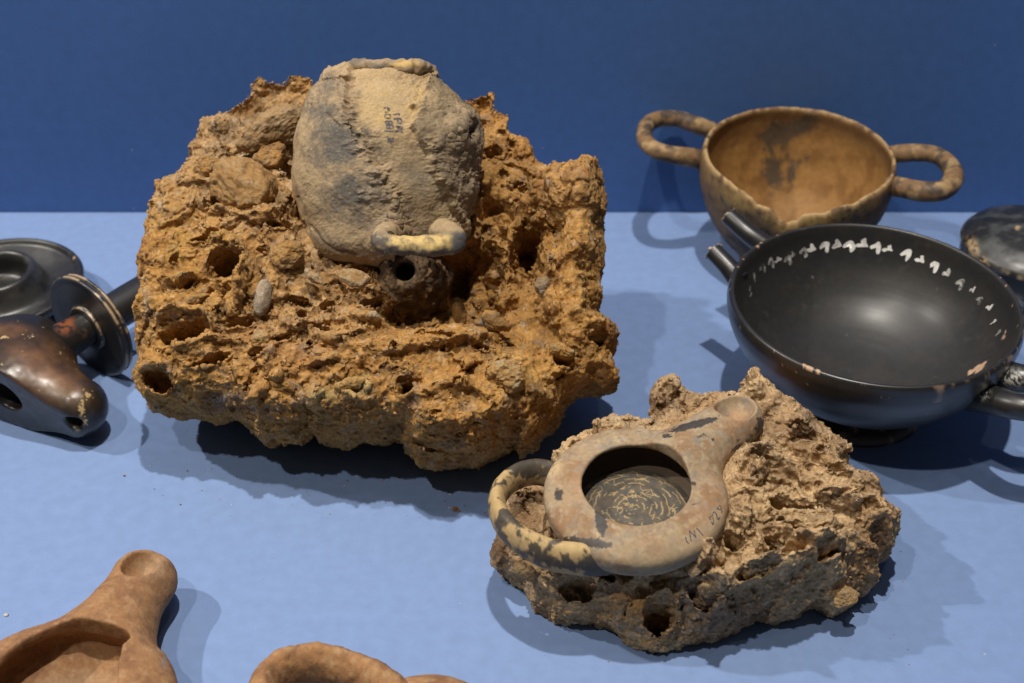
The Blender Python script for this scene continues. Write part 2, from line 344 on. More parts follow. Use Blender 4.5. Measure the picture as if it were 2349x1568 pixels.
# ------------------------------------------------------------------ rock builder
def poly_sdf(U2, V2, poly):
    d = np.full(U2.shape, 1e9); inside = np.zeros(U2.shape, bool); n = len(poly)
    for i in range(n):
        ax, ay = poly[i]; bx, by = poly[(i+1) % n]
        ex, ey = bx-ax, by-ay; t = np.clip(((U2-ax)*ex+(V2-ay)*ey)/(ex*ex+ey*ey+1e-12), 0, 1)
        d = np.minimum(d, (U2-ax-t*ex)**2+(V2-ay-t*ey)**2)
        if abs(by-ay) > 1e-9:
            c = ((ay > V2) != (by > V2)) & (U2 < (bx-ax)*(V2-ay)/(by-ay)+ax); inside ^= c
    d = np.sqrt(d); return np.where(inside, d, -d)
def rock_shape(fr, outline, ctrl, feats, thick, edge, g, sigma, seed):
    """closed rock: a front face over the plane of fr, a rounded back, and the hollows, lumps and ridges of the face"""
    k = 0.5*(ctrl[0][1]*0+1)
    poly = np.array([fr.hit(x, y, -0.9) for x, y in outline])
    lo = poly.min(0)-0.6; hi = poly.max(0)+0.6
    pc = np.array([fr.hit(x, y, h) for x, y, h in ctrl]); ph = np.array([h for _, _, h in ctrl])
    sc_ = np.linalg.norm(fr.point(1174, 800)-np.array((0, 0, CAMZ)))/FPX
    def height(Ug, Vg):
        W = np.zeros_like(Ug); H = np.zeros_like(Ug)
        for (a, b), h in zip(pc, ph):
            q = np.exp(-((Ug-a)**2+(Vg-b)**2)/(2*sigma**2))+1e-7; W += q; H += q*h
        return H/W
    def front(Ug, Vg):
        H = height(Ug, Vg); P3 = np.stack([Ug.ravel(), Vg.ravel(), np.full(Ug.size, seed*3.1)], 1)
        nz = fbm(P3*0.45, 4).reshape(Ug.shape); nz2 = ridged(P3*0.9+9, 3).reshape(Ug.shape)
        H = H+0.5*nz+0.12*nz2
        wp = P3.copy(); wp[:, 0] += 0.45*fbm(P3*0.8+3, 3); wp[:, 1] += 0.45*fbm(P3*0.8+63, 3)
        soft = sstep(-0.1, 0.35, fbm(P3*0.35+200, 3))
        for fs, am, ck in ((0.5, 0.65, 0.22), (1.15, 0.26, 0.16)):
            Q = wp*fs; Q[:, 2] = 0.5+seed; f1, f2, rn, of = cells(Q)
            H = H+((0.35+0.65*soft)*am*((rn[:, 0]-0.5)+((rn[:, 1]-0.5)*of[:, 0]+(rn[:, 2]-0.5)*of[:, 1])*1.6)-soft*ck*sstep(0.12, 0.0, f2-f1)*(rn[:, 1] > 0.5)).reshape(Ug.shape)
        wu = 0.12*fbm(P3*1.6+5, 2).reshape(Ug.shape); wv = 0.12*fbm(P3*1.6+55, 2).reshape(Ug.shape)
        for f in feats:
            if f[0] == 'ridge':
                pl = np.array([fr.hit(x_, y_, 1.5) for x_, y_ in f[1]]); pl = spline(pl, 24); wd = f[2]*sc_; q = np.full(Ug.shape, 1e9)
                for (ax_, ay_), (bx_, by_) in zip(pl[:-1], pl[1:]):
                    ex_, ey_ = bx_-ax_, by_-ay_; t_ = np.clip(((Ug+wu-ax_)*ex_+(Vg+wv-ay_)*ey_)/(ex_*ex_+ey_*ey_+1e-9), 0, 1)
                    q = np.minimum(q, (Ug+wu-ax_-t_*ex_)**2+(Vg+wv-ay_-t_*ey_)**2)
                H = H+f[3]*np.sqrt(np.clip(1-q/wd**2, 0, 1))*(1+.5*nz); continue
            kind, X, Y, rx, ry, rot, dep = f[:7]
            h0 = float(height(np.array([[0.0]])+fr.hit(X, Y, 1.5)[0], np.array([[0.0]])+fr.hit(X, Y, 1.5)[1])[0, 0])
            u0, v0 = fr.hit(X, Y, h0); pt = fr.point(X, Y, h0); s = (pt[1]*cP-(pt[2]-CAMZ)*sP)/FPX
            a = math.radians(-rot); du = Ug-u0+wu*(kind != 'bore'); dv = Vg-v0+wv*(kind != 'bore')
            x = (du*math.cos(a)+dv*math.sin(a))/(rx*s); y = (-du*math.sin(a)+dv*math.cos(a))/(ry*s)
            r = np.sqrt(x*x+y*y)
            if kind in ('hole', 'bore'):
                H = H-dep*sstep(1.12, 0.72, r)+0.16*np.exp(-((r-1.25)/0.22)**2)
            elif kind == 'seat':
                H = np.where(r < 1, np.minimum(H, dep), H)
            elif kind == 'bump':
                H = H+dep*np.sqrt(np.clip(1-r*r, 0, 1))
            elif kind == 'cone':
                H = H+dep*np.clip(1-r, 0, 1)
            elif kind == 'step':                      # a ledge: raised on one side of a line, with a broken edge
                H = H+dep*sstep(-0.15, 0.15, y)*sstep(1.1, 0.5, np.abs(x))*sstep(1.2, 0.6, np.abs(y))
        return H
    def fn(u, v, w):
        Ug, Vg = np.meshgrid(u.ravel(), v.ravel(), indexing='ij')
        d = poly_sdf(Ug, Vg, poly)
        P3 = np.stack([Ug.ravel(), Vg.ravel(), np.full(Ug.size, seed*7.7)], 1)
        d = d+0.14*fbm(P3*1.4, 3).reshape(d.shape)
        t = np.clip(d/edge, 0, 1); s = np.sqrt(1-(1-t)**2)
        fh = front(Ug, Vg); base = -0.9
        F = base+(fh-base)*s
        nb = fbm(P3*0.5+40, 3).reshape(d.shape); tb = np.clip(d/(edge*2.2), 0, 1)
        B = base-(thick*(0.85+0.35*nb))*np.sqrt(1-(1-tb)**2)*0.9
        f = np.maximum(w-F[:, :, None].astype(np.float32), B[:, :, None].astype(np.float32)-w)
        return np.maximum(f, (-d)[:, :, None].astype(np.float32))
    V, F = surface_nets(fn, (lo[0], lo[1], -thick*1.4-1.2), (hi[0], hi[1], ph.max()+2.6), g)
    V = relax(V, F, 1, 0.5)
    return V, F
GRAIN = {}
def roughen(W, F, s=1.0, grain=1.0, seed=0.0, mask=None):
    """crumbly relief on a rock, in place coordinates"""
    m = 1.0 if mask is None else .35+.65*mask
    w3 = np.stack([fbm(W*0.9+11+seed, 3), fbm(W*0.9+47+seed, 3), fbm(W*0.9+83+seed, 3)], 1)
    W = W+w3*0.26*s
    N = normals(W, F)
    patch = sstep(-0.05, 0.35, fbm(W*0.45+21+seed, 3))*(1 if mask is None else mask)
    W = W+N*((ridged(W*0.9+seed, 3)*0.07+fbm(W*2.0+seed, 3)*0.10)*s)[:, None]
    N = normals(W, F)
    p2 = sstep(-0.25, 0.25, fbm(W*1.1+221+seed, 3))
    Wq = W+0.10*np.stack([fbm(W*3+1, 2), fbm(W*3+41, 2), fbm(W*3+81, 2)], 1)
    d1, i1 = worley(Wq*2.7); g1 = np.clip(1-(d1/.72)**2, 0, 1)*(.25+i1)
    d2, i2 = worley(Wq*5.6+seed); g2 = np.clip(1-(d2/.72)**2, 0, 1)*(.2+i2)
    f1, f2, rn, of = cells(Wq*1.7+5); slab_ = (rn[:, 0]-0.5)*0.20+(of*(rn-0.5)).sum(1)*0.22-0.06*sstep(0.10, 0.0, f2-f1)*(rn[:, 1] > 0.6)
    crease = -np.abs(perlin(W*2.2+91+seed))*0.22
    GRAIN['t'] = 0.8+0.4*(0.5*i2+0.5*i1)
    W = W+N*((patch*slab_*.6+crease*(.25+.6*p2)+g1*0.08*patch+g2*(0.05+0.06*p2)-0.05+fbm(W*6+4, 4)*0.07)*s*grain*m)[:, None]
    return W
def icosa():
    p = (1+5**.5)/2; V = np.array([(-1, p, 0), (1, p, 0), (-1, -p, 0), (1, -p, 0), (0, -1, p), (0, 1, p), (0, -1, -p), (0, 1, -p), (p, 0, -1), (p, 0, 1), (-p, 0, -1), (-p, 0, 1)], float)
    F = np.array([(0, 11, 5), (0, 5, 1), (0, 1, 7), (0, 7, 10), (0, 10, 11), (1, 5, 9), (5, 11, 4), (11, 10, 2), (10, 7, 6), (7, 1, 8), (3, 9, 4), (3, 4, 2), (3, 2, 6), (3, 6, 8), (3, 8, 9), (4, 9, 5), (2, 4, 11), (6, 2, 10), (8, 6, 7), (9, 8, 1)])
    return V/np.linalg.norm(V[0]), F
def scatter(name, W, N, col, count, smin_, smax_, mat, parent, seed, tone=(0.85, 1.2)):
    """loose crumbs lying on a surface, one countless mass"""
    rs = np.random.RandomState(seed); iv, if_ = icosa()
    cand = np.where((N @ np.array((0, -0.55, 0.83)) > 0.25))[0]; pick_ = rs.choice(cand, count)
    Vs = []; Fs = []; Cs = []
    for k, i in enumerate(pick_):
        s = smin_+(smax_-smin_)*rs.rand()**3
        A = np.linalg.qr(rs.normal(size=(3, 3)))[0]
        p = (iv*(0.75+0.5*rs.rand(12, 1)))*s*np.array((1, 0.55+0.45*rs.rand(), 0.35+0.4*rs.rand()))
        Vs.append(p @ A+W[i]+N[i]*s*0.15); Fs.append(if_+12*k)
        c = col[i]*(tone[0]+(tone[1]-tone[0])*rs.rand()); c = c*0.8+0.2*np.array((0.42, 0.29, 0.15))*(0.6+0.8*rs.rand()); Cs.append(np.tile(c, (12, 1)))
    o = link(name, np.vstack(Vs), np.vstack(Fs), mat, parent, np.vstack(Cs), smooth=False); o['kind'] = 'stuff'; return o
_sv, _sf = sphere_mesh(34)
def stone(name, fr, X, Y, h, rx, ry, rz, rot, seed, parent, c1, c2, mat=None, angular=0.35, ruff=1.0, label=None, dirt=0.75):
    pt = fr.point(X, Y, h); s = (pt[1]*cP-(pt[2]-CAMZ)*sP)/FPX
    v = _sv.copy(); rs = np.random.RandomState(seed)
    for _ in range(9):                                  # chip facets off
        n = rs.normal(size=3); n /= np.linalg.norm(n); lim = 1-angular*(0.25+0.75*rs.rand())
        q = v @ n; v -= np.outer(np.clip(q-lim, 0, 9)*0.92, n)
    L = v*np.array((rx*s, ry*s, rz)); a = math.radians(-rot)
    L = np.stack([L[:, 0]*math.cos(a)-L[:, 1]*math.sin(a), L[:, 0]*math.sin(a)+L[:, 1]*math.cos(a), L[:, 2]], 1)
    W = pt+L @ fr.M; F = _sf; N = normals(W, F)
    d2, _ = worley(W*6+seed); W = W+N*(0.22*fbm(W*1.1+seed, 3)+0.13*ruff*fbm(W*3.0+seed, 3)+0.05*ruff*ridged(W*6+seed, 2)+.1*ruff*np.clip(.55-d2, 0, 1))[:, None]*min(1, rx*s)
    t = sstep(-0.2, 0.3, fbm(W*1.2+seed*3, 4)); C = mixc(np.tile(c1, (len(W), 1)), c2, t)
    fl = sstep(0.28, 0.42, fbm(W*3+seed, 3)); C = mixc(C, (0.5, 0.42, 0.31), fl*0.4)
    C = mixc(C*.92, OCHRE*.9 if fr is FB else (0.40, 0.28, 0.155), dirt*sstep(-.3, .2, fbm(W*2.1+seed+9, 4)))
    o = link(name, W, F, mat or M_ROCK, parent, C)
    if label: o['label'] = label
    return o

OCHRE = np.array((0.41, 0.222, 0.07)); RUST = np.array((0.31, 0.145, 0.044)); TAN = np.array((0.42, 0.28, 0.145)); GREY = np.array((0.20, 0.175, 0.15)); PALE = np.array((0.56, 0.47, 0.34))
def blobs(X, Y, L):
    t = np.zeros(len(X))
    for x, y, rx, ry, rot, wgt in L:
        a = math.radians(rot); dx = X-x; dy = Y-y
        q = ((dx*math.cos(a)+dy*math.sin(a))/rx)**2+((-dx*math.sin(a)+dy*math.cos(a))/ry)**2
        t = np.maximum(t, wgt*np.exp(-q*0.9))
    return t

# ------------------------------------------------------------------ 1. the jug in the large rock
big = thing('jug_in_rock', (-6, 52, 0), 'large crumbly ochre rock block with an ovoid clay jug embedded in its face', 'rock')
def broken_ground(box, n, seed, avoid):
    """pits, lumps and little ledges of a crumbling face"""
    rs = np.random.RandomState(seed); out = []
    while len(out) < n:
        x = rs.uniform(box[0], box[2]); y = rs.uniform(box[1], box[3])
        if any(((x-a)/c)**2+((y-b)/d)**2 < 1 for a, b, c, d in avoid): continue
        k = rs.rand()
        if k < .42: out.append(('hole', x, y, rs.uniform(5, 15), rs.uniform(4, 9), rs.uniform(-60, 60), rs.uniform(.2, .6)))
        elif k < .75: out.append(('bump', x, y, rs.uniform(8, 26), rs.uniform(7, 15), rs.uniform(-60, 60), rs.uniform(.12, .38)))
        else: out.append(('step', x, y, rs.uniform(22, 60), rs.uniform(14, 34), rs.uniform(-50, 50), rs.uniform(.2, .45)))
    return out
FB = tilted(at(1174.5, 1000, 3.0), 38)
OUT1 = [(312,868),(330,838),(322,815),(327,770),(322,745),(330,700),(333,640),(330,615),(340,560),(343,520),(352,490),(368,465),(366,440),(378,435),(400,405),(440,362),(433,345),(445,325),(460,320),(455,305),(470,280),(490,265),(500,255),(520,250),(545,235),(572,215),(578,187),(597,171),(618,183),(635,192),(660,178),(690,168),(710,183),(725,215),(760,240),(900,240),(1060,240),(1070,226),(1085,222),(1108,222),(1120,211),(1134,213),(1127,236),(1140,250),(1165,270),(1168,295),(1190,310),(1215,318),(1227,340),(1220,360),(1232,375),(1262,387),(1265,377),(1300,382),(1325,375),(1355,384),(1376,405),(1386,440),(1387,480),(1380,540),(1384,600),(1375,650),(1380,700),(1368,725),(1400,748),(1419,768),(1410,800),(1400,815),(1415,850),(1421,877),(1405,896),(1365,893),(1330,905),(1300,930),(1290,950),(1275,975),(1250,1000),(1230,1030),(1190,1047),(1180,1022),(1172,1032),(1130,1050),(1085,1068),(1040,1070),(970,1075),(945,1052),(925,1030),(928,1010),(900,1005),(870,1012),(830,1010),(800,1022),(770,1015),(735,1010),(715,988),(700,1000),(690,1016),(640,1010),(612,1022),(590,1000),(560,970),(520,955),(485,960),(440,950),(400,950),(360,945),(345,938),(330,915),(316,895)]
CT1 = [(420,600,2.6),(420,850,2.6),(350,870,1.8),(400,480,1.9),(480,330,.3),(600,230,-1.8),(690,220,-1.8),(640,330,.3),(560,430,1.6),(620,560,2.3),(600,700,2.5),(520,900,2.7),(640,800,2.9),(700,680,2.5),(800,650,1.7),(850,700,2.2),(930,690,.9),(960,640,.5),(1000,740,1.0),(800,800,3.3),(980,800,3.3),(900,900,3.6),(700,930,3.1),(1000,880,3.8),(1100,900,3.6),(1180,890,3.2),(1050,980,3.5),(960,1020,2.8),(800,980,2.9),(640,970,2.4),(1250,850,1.9),(1350,820,1.7),(1380,870,1.4),(1060,800,2.6),(1050,700,-.4),(1090,640,-.6),(1130,560,.1),(1150,720,-.1),(1200,640,-.9),(1200,760,.7),(1220,560,-1.2),(1130,460,.2),(1200,430,.5),(1150,350,-.6),(1200,340,-.6),(1100,260,-2),(1320,440,2.1),(1335,560,2.3),(1330,680,2.1),(900,400,0),(900,550,.3)]
FT1 = [('hole',520,606,38,34,0,3.0),('hole',425,765,64,28,-6,1.9),('hole',360,868,42,23,12,1.8),('bore',930,886,20,22,0,2.2),('hole',655,478,13,42,14,1.3),('hole',585,352,46,10,-30,1.1),('hole',500,470,14,26,-30,.8),('hole',668,395,18,20,0,1.0),('hole',640,520,30,9,10,.7),('hole',857,700,26,12,-25,1.0),('hole',1217,566,28,42,20,1.5),('hole',1186,419,27,7,-5,.7),('hole',1130,348,24,13,5,1.3),('hole',1091,241,11,6,0,.6),('hole',1175,327,10,13,20,.7),('hole',1137,492,40,36,0,1.0),('hole',1371,773,22,12,-20,.9),('hole',1101,803,20,10,0,.7),('hole',1283,830,20,12,10,.8),('hole',851,984,28,12,0,.9),('hole',981,1004,42,11,10,.9),('hole',588,810,20,10,-20,.7),('hole',820,628,22,18,0,.8),('hole',1042,615,40,48,0,1.3),('hole',1180,1000,30,10,-60,.7),('hole',770,990,30,10,0,.9),('hole',470,545,30,10,-20,.6),('hole',400,600,14,9,0,.5),('hole',640,380,26,16,30,.7),('hole',690,480,20,26,10,.7),('hole',380,640,14,8,0,.4),('hole',650,775,34,9,-15,.5),('hole',740,760,20,8,25,.5),('hole',480,830,40,9,-15,.6),('hole',1000,780,60,12,8,.5),('hole',430,650,18,10,-40,.5),
 ('bump',562,640,16,60,8,.55),('bump',1320,430,72,52,0,.6),('bump',1335,600,44,110,0,.35),('bump',595,200,22,26,0,.7),('bump',690,195,24,22,0,.7),('bump',640,250,60,18,-25,.4),('bump',500,290,24,18,0,.4),('bump',1200,340,22,26,10,.6),('bump',1110,420,22,34,0,.9),('bump',1180,480,60,30,-20,.3),('bump',1140,640,60,34,-20,.7),('bump',1150,560,60,36,10,.5),('bump',1000,960,60,36,10,.5),('bump',1090,1010,60,30,-10,.4),('bump',700,920,50,26,-20,.4),('bump',560,905,70,26,-12,.4),('bump',1140,950,34,50,20,.6),('bump',900,800,70,24,-10,.4),('bump',1240,900,34,18,0,.4),('bump',820,900,60,30,0,.3),('bump',640,545,40,40,0,.3),
 ('step',1030,800,150,60,-12,.6),('step',800,960,200,50,4,.5),('step',560,520,110,50,-14,.5),('step',430,720,110,40,8,.35),('step',1290,760,60,70,75,.5)]
FT1 += [('ridge', [(497,572),(530,562),(560,585),(570,640),(558,690),(542,725)], 15, .55), ('ridge', [(372,742),(420,728),(480,740),(505,760)], 9, .35), ('ridge', [(325,850),(362,842),(398,856),(408,872)], 9, .35),
 ('ridge', [(390,800),(440,802),(500,790),(560,800)], 10, .35), ('ridge', [(700,768),(760,800),(830,790),(880,745)], 9, .4), ('ridge', [(905,862),(930,858),(950,870),(955,900)], 7, .25), ('ridge', [(1190,540),(1225,520),(1250,560),(1255,620)], 11, .5),
 ('ridge', [(1240,470),(1262,560),(1258,660),(1275,740)], 16, .5), ('ridge', [(1165,400),(1190,396),(1215,410),(1222,425)], 8, .35), ('ridge', [(1350,752),(1385,752),(1412,770)], 9, .35), ('ridge', [(560,690),(575,730),(640,740)], 9, .3), ('ridge', [(640,880),(720,860),(790,850)], 10, .35),
 ('ridge', [(470,470),(520,500),(600,520),(660,500)], 12, .35), ('ridge', [(380,520),(430,500),(450,470)], 9, .35), ('ridge', [(1050,800),(1100,790),(1150,760)], 9, .3), ('ridge', [(980,920),(1040,900),(1120,930)], 12, .35)]
FT1 += [('hole',1085,650,72,92,12,1.7),('hole',1205,600,34,70,8,1.3),('hole',965,725,80,36,-12,1.3),('hole',770,988,52,17,4,1.2),('hole',1060,1022,54,15,10,1.2),('hole',1150,985,16,40,-30,.9),('hole',690,690,26,12,20,.7),('hole',760,700,20,10,-20,.7),('hole',545,740,40,12,-10,.8),('bump',1130,600,40,44,-20,.9),('bump',1160,690,30,34,10,.6)]
FT1 += broken_ground((330, 260, 1400, 1030), 95, 4, [(885, 370, 215, 240), (560, 432, 70, 55), (603, 682, 24, 44)])
L, F = rock_shape(FB, OUT1, CT1, FT1, 6.5, 1.5, 0.062, 0.95, 1.0)
W = FB.world(L); X, Y, _ = proj(W)
W = roughen(W, F, 1.0, 1.0, 0.0, 1-.9*np.clip(blobs(X, Y, [(1335,600,50,150,0,1),(1325,440,70,66,0,.8),(1200,760,80,50,0,1),(1150,490,50,50,0,.7),(430,640,60,60,0,.7),(640,220,80,30,0,.6),(1230,860,110,40,0,.6)]), 0, 1))
W[:, 2] = np.maximum(W[:, 2], 0.03)
N = normals(W, F)
X, Y, _ = proj(W)
a1 = fbm(W*0.5+3, 4); a2 = fbm(W*1.5+31, 4); a3 = fbm(W*4+71, 3); a4 = fbm(W*0.9+141, 4)
C = mixc(np.tile(OCHRE, (len(W), 1)), RUST, sstep(-0.05, 0.45, a1)*0.8)
tanw = blobs(X, Y, [(590,340,190,150,0,1.2),(720,600,140,110,0,.7),(560,430,120,90,0,.8),(640,760,160,90,0,.45),(1320,430,90,60,0,.35)])
C = mixc(C, TAN, np.clip(tanw*(0.7+0.8*a2)+sstep(0.12, 0.5, a2)*0.45, 0, 1))
C = mixc(C, (0.41, 0.245, 0.065), blobs(X, Y, [(430,560,90,60,0,.7),(480,650,80,50,0,.7),(1250,860,120,60,0,.5),(1320,620,60,90,0,.5),(420,900,80,40,0,.5)])*sstep(-0.2, 0.3, a4))
C = mixc(C, GREY, sstep(0.22, 0.45, a4)*0.45); C = mixc(C, (0.34, 0.245, 0.15), np.clip(blobs(X, Y, [(560,330,130,100,0,.8),(700,560,60,80,0,.5),(760,700,110,60,0,.5)])*(.6+a2+a3), 0, .75))
C = mixc(C, (0.50, 0.40, 0.17), blobs(X, Y, [(815,885,46,22,-10,1),(740,912,34,22,0,.8),(1165,850,30,30,0,.7)])*sstep(-0.25, 0.2, a2))
C = mixc(C, (0.16, 0.15, 0.14), blobs(X, Y, [(510,920,50,20,-20,.9),(660,930,40,16,-20,.6)])*sstep(-0.2, 0.2, a2))
C = mixc(C, PALE, sstep(0.34, 0.5, a3)*0.5+blobs(X, Y, [(368,460,8,30,0,.8),(335,690,8,40,0,.5)])*sstep(-0.2, 0.2, a3))
C = mixc(C, (0.13, 0.068, 0.035), np.clip(sstep(0.15, 0.45, fbm(W*0.8+201, 4))*.5+sstep(0.3, 0.5, fbm(W*3.2+201, 3))*.4, 0, .7))
C = mixc(C, (0.34, 0.27, 0.18), sstep(.22, .4, fbm(W*2.4+260, 4))*.45); C = C*GRAIN['t'][:, None]
rock = link('rock', W, F, M_ROCK, big, C)
scatter('grit', W, N, C, 2600, 0.03, 0.17, M_ROCK, rock, 5)
st = lambda *a, **k: stone('stone', FB, *a, parent=rock, **k)
st(562,434,1.9,92,64,1.1,34,3,c1=(0.38,0.24,0.11),c2=(0.31,0.18,0.075),angular=.36,dirt=.35,label='large rounded tan stone left of the jug')
st(625,298,1.2,96,40,.8,-27,4,c1=(0.36,0.25,0.14),c2=(0.25,0.175,0.1),angular=.5,dirt=.3,label='slanting slab of greyish stone leaning on the jug')
st(622,362,.9,42,34,.7,-20,5,c1=(0.31,0.20,0.10),c2=(0.22,0.13,0.07),angular=.4)
st(603,682,2.75,22,43,.5,8,6,c1=(0.30,0.235,0.17),c2=(0.42,0.35,0.27),angular=.05,ruff=.25,dirt=.15,label='smooth grey bean-shaped pebble')
st(1249,662,1.0,34,26,.6,25,7,c1=(0.22,0.18,0.13),c2=(0.27,0.19,0.11),angular=.5,dirt=.3,label='angular grey stone')
st(1129,733,1.5,22,28,.5,-20,8,c1=(0.32,0.20,0.09),c2=(0.26,0.15,0.06),angular=.5)
st(1053,716,1.5,17,34,.5,-15,9,c1=(0.17,0.095,0.04),c2=(0.24,0.14,0.06),angular=.1,ruff=.4)
st(1166,862,3.5,46,38,.8,10,10,c1=(0.36,0.23,0.1),c2=(0.44,0.34,0.2),angular=.4)
st(595,776,2.95,27,20,.35,-10,11,c1=(0.36,0.25,0.12),c2=(0.31,0.2,0.09),angular=.5)
st(1234,909,2.2,34,18,.5,5,12,c1=(0.36,0.22,0.09),c2=(0.3,0.17,0.06),angular=.3)
st(1290,808,1.95,30,15,.5,12,13,c1=(0.33,0.21,0.09),c2=(0.27,0.16,0.06),angular=.2)
st(1262,694,1.3,15,32,.5,5,14,c1=(0.36,0.22,0.09),c2=(0.3,0.17,0.07),angular=.3)
st(1100,700,1.2,24,16,.4,30,15,c1=(0.3,0.18,0.07),c2=(0.25,0.14,0.05),angular=.5)
st(1150,745,1.6,24,16,.4,10,16,c1=(0.3,0.18,0.07),c2=(0.25,0.14,0.05),angular=.5)
st(815,640,3.1,44,20,.18,24,17,c1=(0.29,0.175,0.08),c2=(0.38,0.27,0.15),angular=.55,ruff=.4,dirt=.3,label='thin triangular potsherd below the jug')
st(720,635,2.9,26,10,.3,35,18,c1=(0.5,0.42,0.3),c2=(0.36,0.25,0.14),angular=.4)
st(835,725,2.9,34,13,.4,12,19,c1=(0.46,0.36,0.23),c2=(0.33,0.21,0.1),angular=.3)
st(1105,745,1.3,22,12,.3,0,20,c1=(0.2,0.19,0.17),c2=(0.24,0.2,0.15),angular=.3)
st(480,385,1.0,30,24,.7,20,21,c1=(0.33,0.2,0.09),c2=(0.27,0.16,0.07),angular=.35)
st(665,585,2.9,40,34,.6,0,22,c1=(0.35,0.23,0.11),c2=(0.29,0.17,0.07),angular=.35)
st(810,880,3.45,40,13,.35,-14,23,c1=(0.5,0.4,0.2),c2=(0.42,0.3,0.13),angular=.4)
st(450,690,2.8,34,14,.4,-25,24,c1=(0.35,0.21,0.08),c2=(0.3,0.2,0.1),angular=.35)

# the jug itself
JF = tilted(FB.point(884, 420, 1.5), 58)
rows = [(163,893,8),(164,893,70),(169,886,98),(184,872,118),(204,875,130),(232,879,156),(270,888,178),(315,892,196),(360,889,197),(400,884,196),(450,887,191),(510,882,170),(555,880,156),(582,886,122),(600,892,66),(606,893,10)]
R = []
for Yv, Xc, hw in rows:
    u, v = JF.hit(Xc, Yv); p = JF.point(Xc, Yv); dep = p[1]*cP-(p[2]-CAMZ)*sP
    R.append((v, u, hw*dep/FPX))
R = spline(np.array(R), 420); m = 420; th = np.linspace(0, 2*math.pi, m, endpoint=False)
lobe = 1.0
Lj = np.stack([R[:, 1, None]+R[:, 2, None]*np.cos(th), np.repeat(R[:, 0, None], m, 1), 0.92*R[:, 2, None]*np.sin(th)], -1).reshape(-1, 3)
Fj = grid_faces(420, m, False, True)
W = JF.world(Lj); N = normals(W, Fj)
if np.dot(N[len(N)//2], W[len(N)//2]-JF.o) < 0: Fj = Fj[:, ::-1]; N = -N
X, Y, _ = proj(W)
wob = 10*fbm(W*1.4+9, 3); Xw, Yw = X+wob*3, Y+wob*2.2
rough_m = np.clip(blobs(Xw, Yw, [(790,205,26,34,-35,1),(800,270,16,40,-8,1),(842,340,36,40,-35,1),(872,410,30,44,-8,1),(850,440,36,26,0,.8),(890,465,26,28,0,1),(905,500,24,34,0,.7),(1060,300,60,60,20,1),(1075,380,40,90,0,1),(1020,270,40,36,30,.7),(1080,470,30,40,0,.9),(930,510,34,22,0,.5),(960,195,60,16,10,.5),(1010,330,40,36,20,.7),(740,225,20,30,20,.5),(880,580,60,24,0,.5)]), 0, 1)
rough_m = rough_m*sstep(-0.5, 0.15, fbm(W*2.2+19, 3))
d1, _ = worley(W*4.2); d2, _ = worley(W*8.5)
W = W+N*(0.10*fbm(W*0.55, 3)+0.035*fbm(W*2.2+3, 3)+0.016*fbm(W*6+3, 3)+rough_m*(0.06+0.10*np.clip(0.6-d1, 0, 1)+0.12*np.clip(0.55-d2, 0, 1)+0.34*fbm(W*2.2+8, 5))+0.05*np.clip(0.55-d2, 0, 1))[:, None]
Xe = np.interp(Y+wob*2, [150,200,270,330,400,440,480,520,570], [800,800,800,835,870,902,915,915,905])
Xr = np.interp(Y+wob*2, [150,200,240,290,330,370,420,470,520], [1005,968,950,942,965,985,1005,1030,1050])
eL = Xe-X+wob*2.5; eR = X-Xr+wob*2.5; front_ = N @ JF.M[2] > -0.1
crust = np.maximum(sstep(-3, 4, eL), sstep(-3, 4, eR)*.9)*front_; lipn = np.exp(-(eL/16)**2)+.7*np.exp(-((eR-10)/22)**2)
W = W+N*(crust*0.34+np.clip(lipn, 0, 1)*front_*(0.10*np.clip(0.55-d2, 0, 1)+.26*fbm(W*2.4+50, 5)))[:, None]
N = normals(W, Fj)
gro = np.zeros(len(W))
for ln in ([(728,515),(742,535),(752,548),(775,562),(800,566),(818,570)], [(700,450),(712,470),(716,492)], [(760,268),(775,285),(785,296)], [(965,560),(985,575)]):
    pl = spline(np.array(ln, float), 30); q_ = np.full(len(W), 1e9)
    for a_, b_ in pl: q_ = np.minimum(q_, (X-a_)**2+(Y-b_)**2)
    gro = np.maximum(gro, np.exp(-q_/9))
W = W+N*(front_*(.4*np.exp(-((X-894)**2+((Y-520)*.8)**2)/700)+.55*np.exp(-((X-1030)**2+((Y-518)*.8)**2)/700)))[:, None]
W = W-N*(0.10*gro*front_+0.8*front_*np.exp(-(((X-1066)/11)**2+((Y-306)/15)**2)**2)-.35*front_*np.exp(-(((X-1045)/34)**2+((Y-300)/36)**2)))[:, None]
lens = blobs(Xw, Yw, [(815,300,26,36,-10,1),(960,430,34,90,-15,.8)]); W = W-N*(0.13*lens)[:, None]
# a worn ledge where the thick crust on the left ends
b2 = fbm(W*1.3+60, 4); b3 = fbm(W*5+13, 3)
C = np.tile((0.43, 0.31, 0.175), (len(W), 1)); C = mixc(C, (0.33, 0.225, 0.12), sstep(-0.2, 0.4, b2)*0.6)
C = mixc(C, (0.125, 0.12, 0.115), np.clip(blobs(Xw, Yw, [(785,330,46,66,-15,1.15),(815,440,50,56,0,.8),(760,260,34,40,0,.7),(850,480,44,26,0,.5),(760,215,30,26,0,.6)])*(0.55+1.2*b2+0.9*b3), 0, .85))
C = mixc(C, (0.50, 0.35, 0.14), np.clip(blobs(Xw, Yw, [(870,260,50,70,0,.7),(985,235,60,46,20,1),(1030,320,50,60,0,.7),(1010,500,30,60,0,.5),(900,300,60,60,0,.25)])*(0.6+1.3*b2), 0, .8))
C = mixc(C, (0.24, 0.20, 0.145), np.clip(blobs(Xw, Yw, [(960,420,44,80,-15,.9),(1000,450,30,60,-10,.8),(890,230,40,16,0,.4),(760,560,44,40,0,.5),(900,350,40,60,0,.35)])*(0.8+0.8*b2), 0, .8))
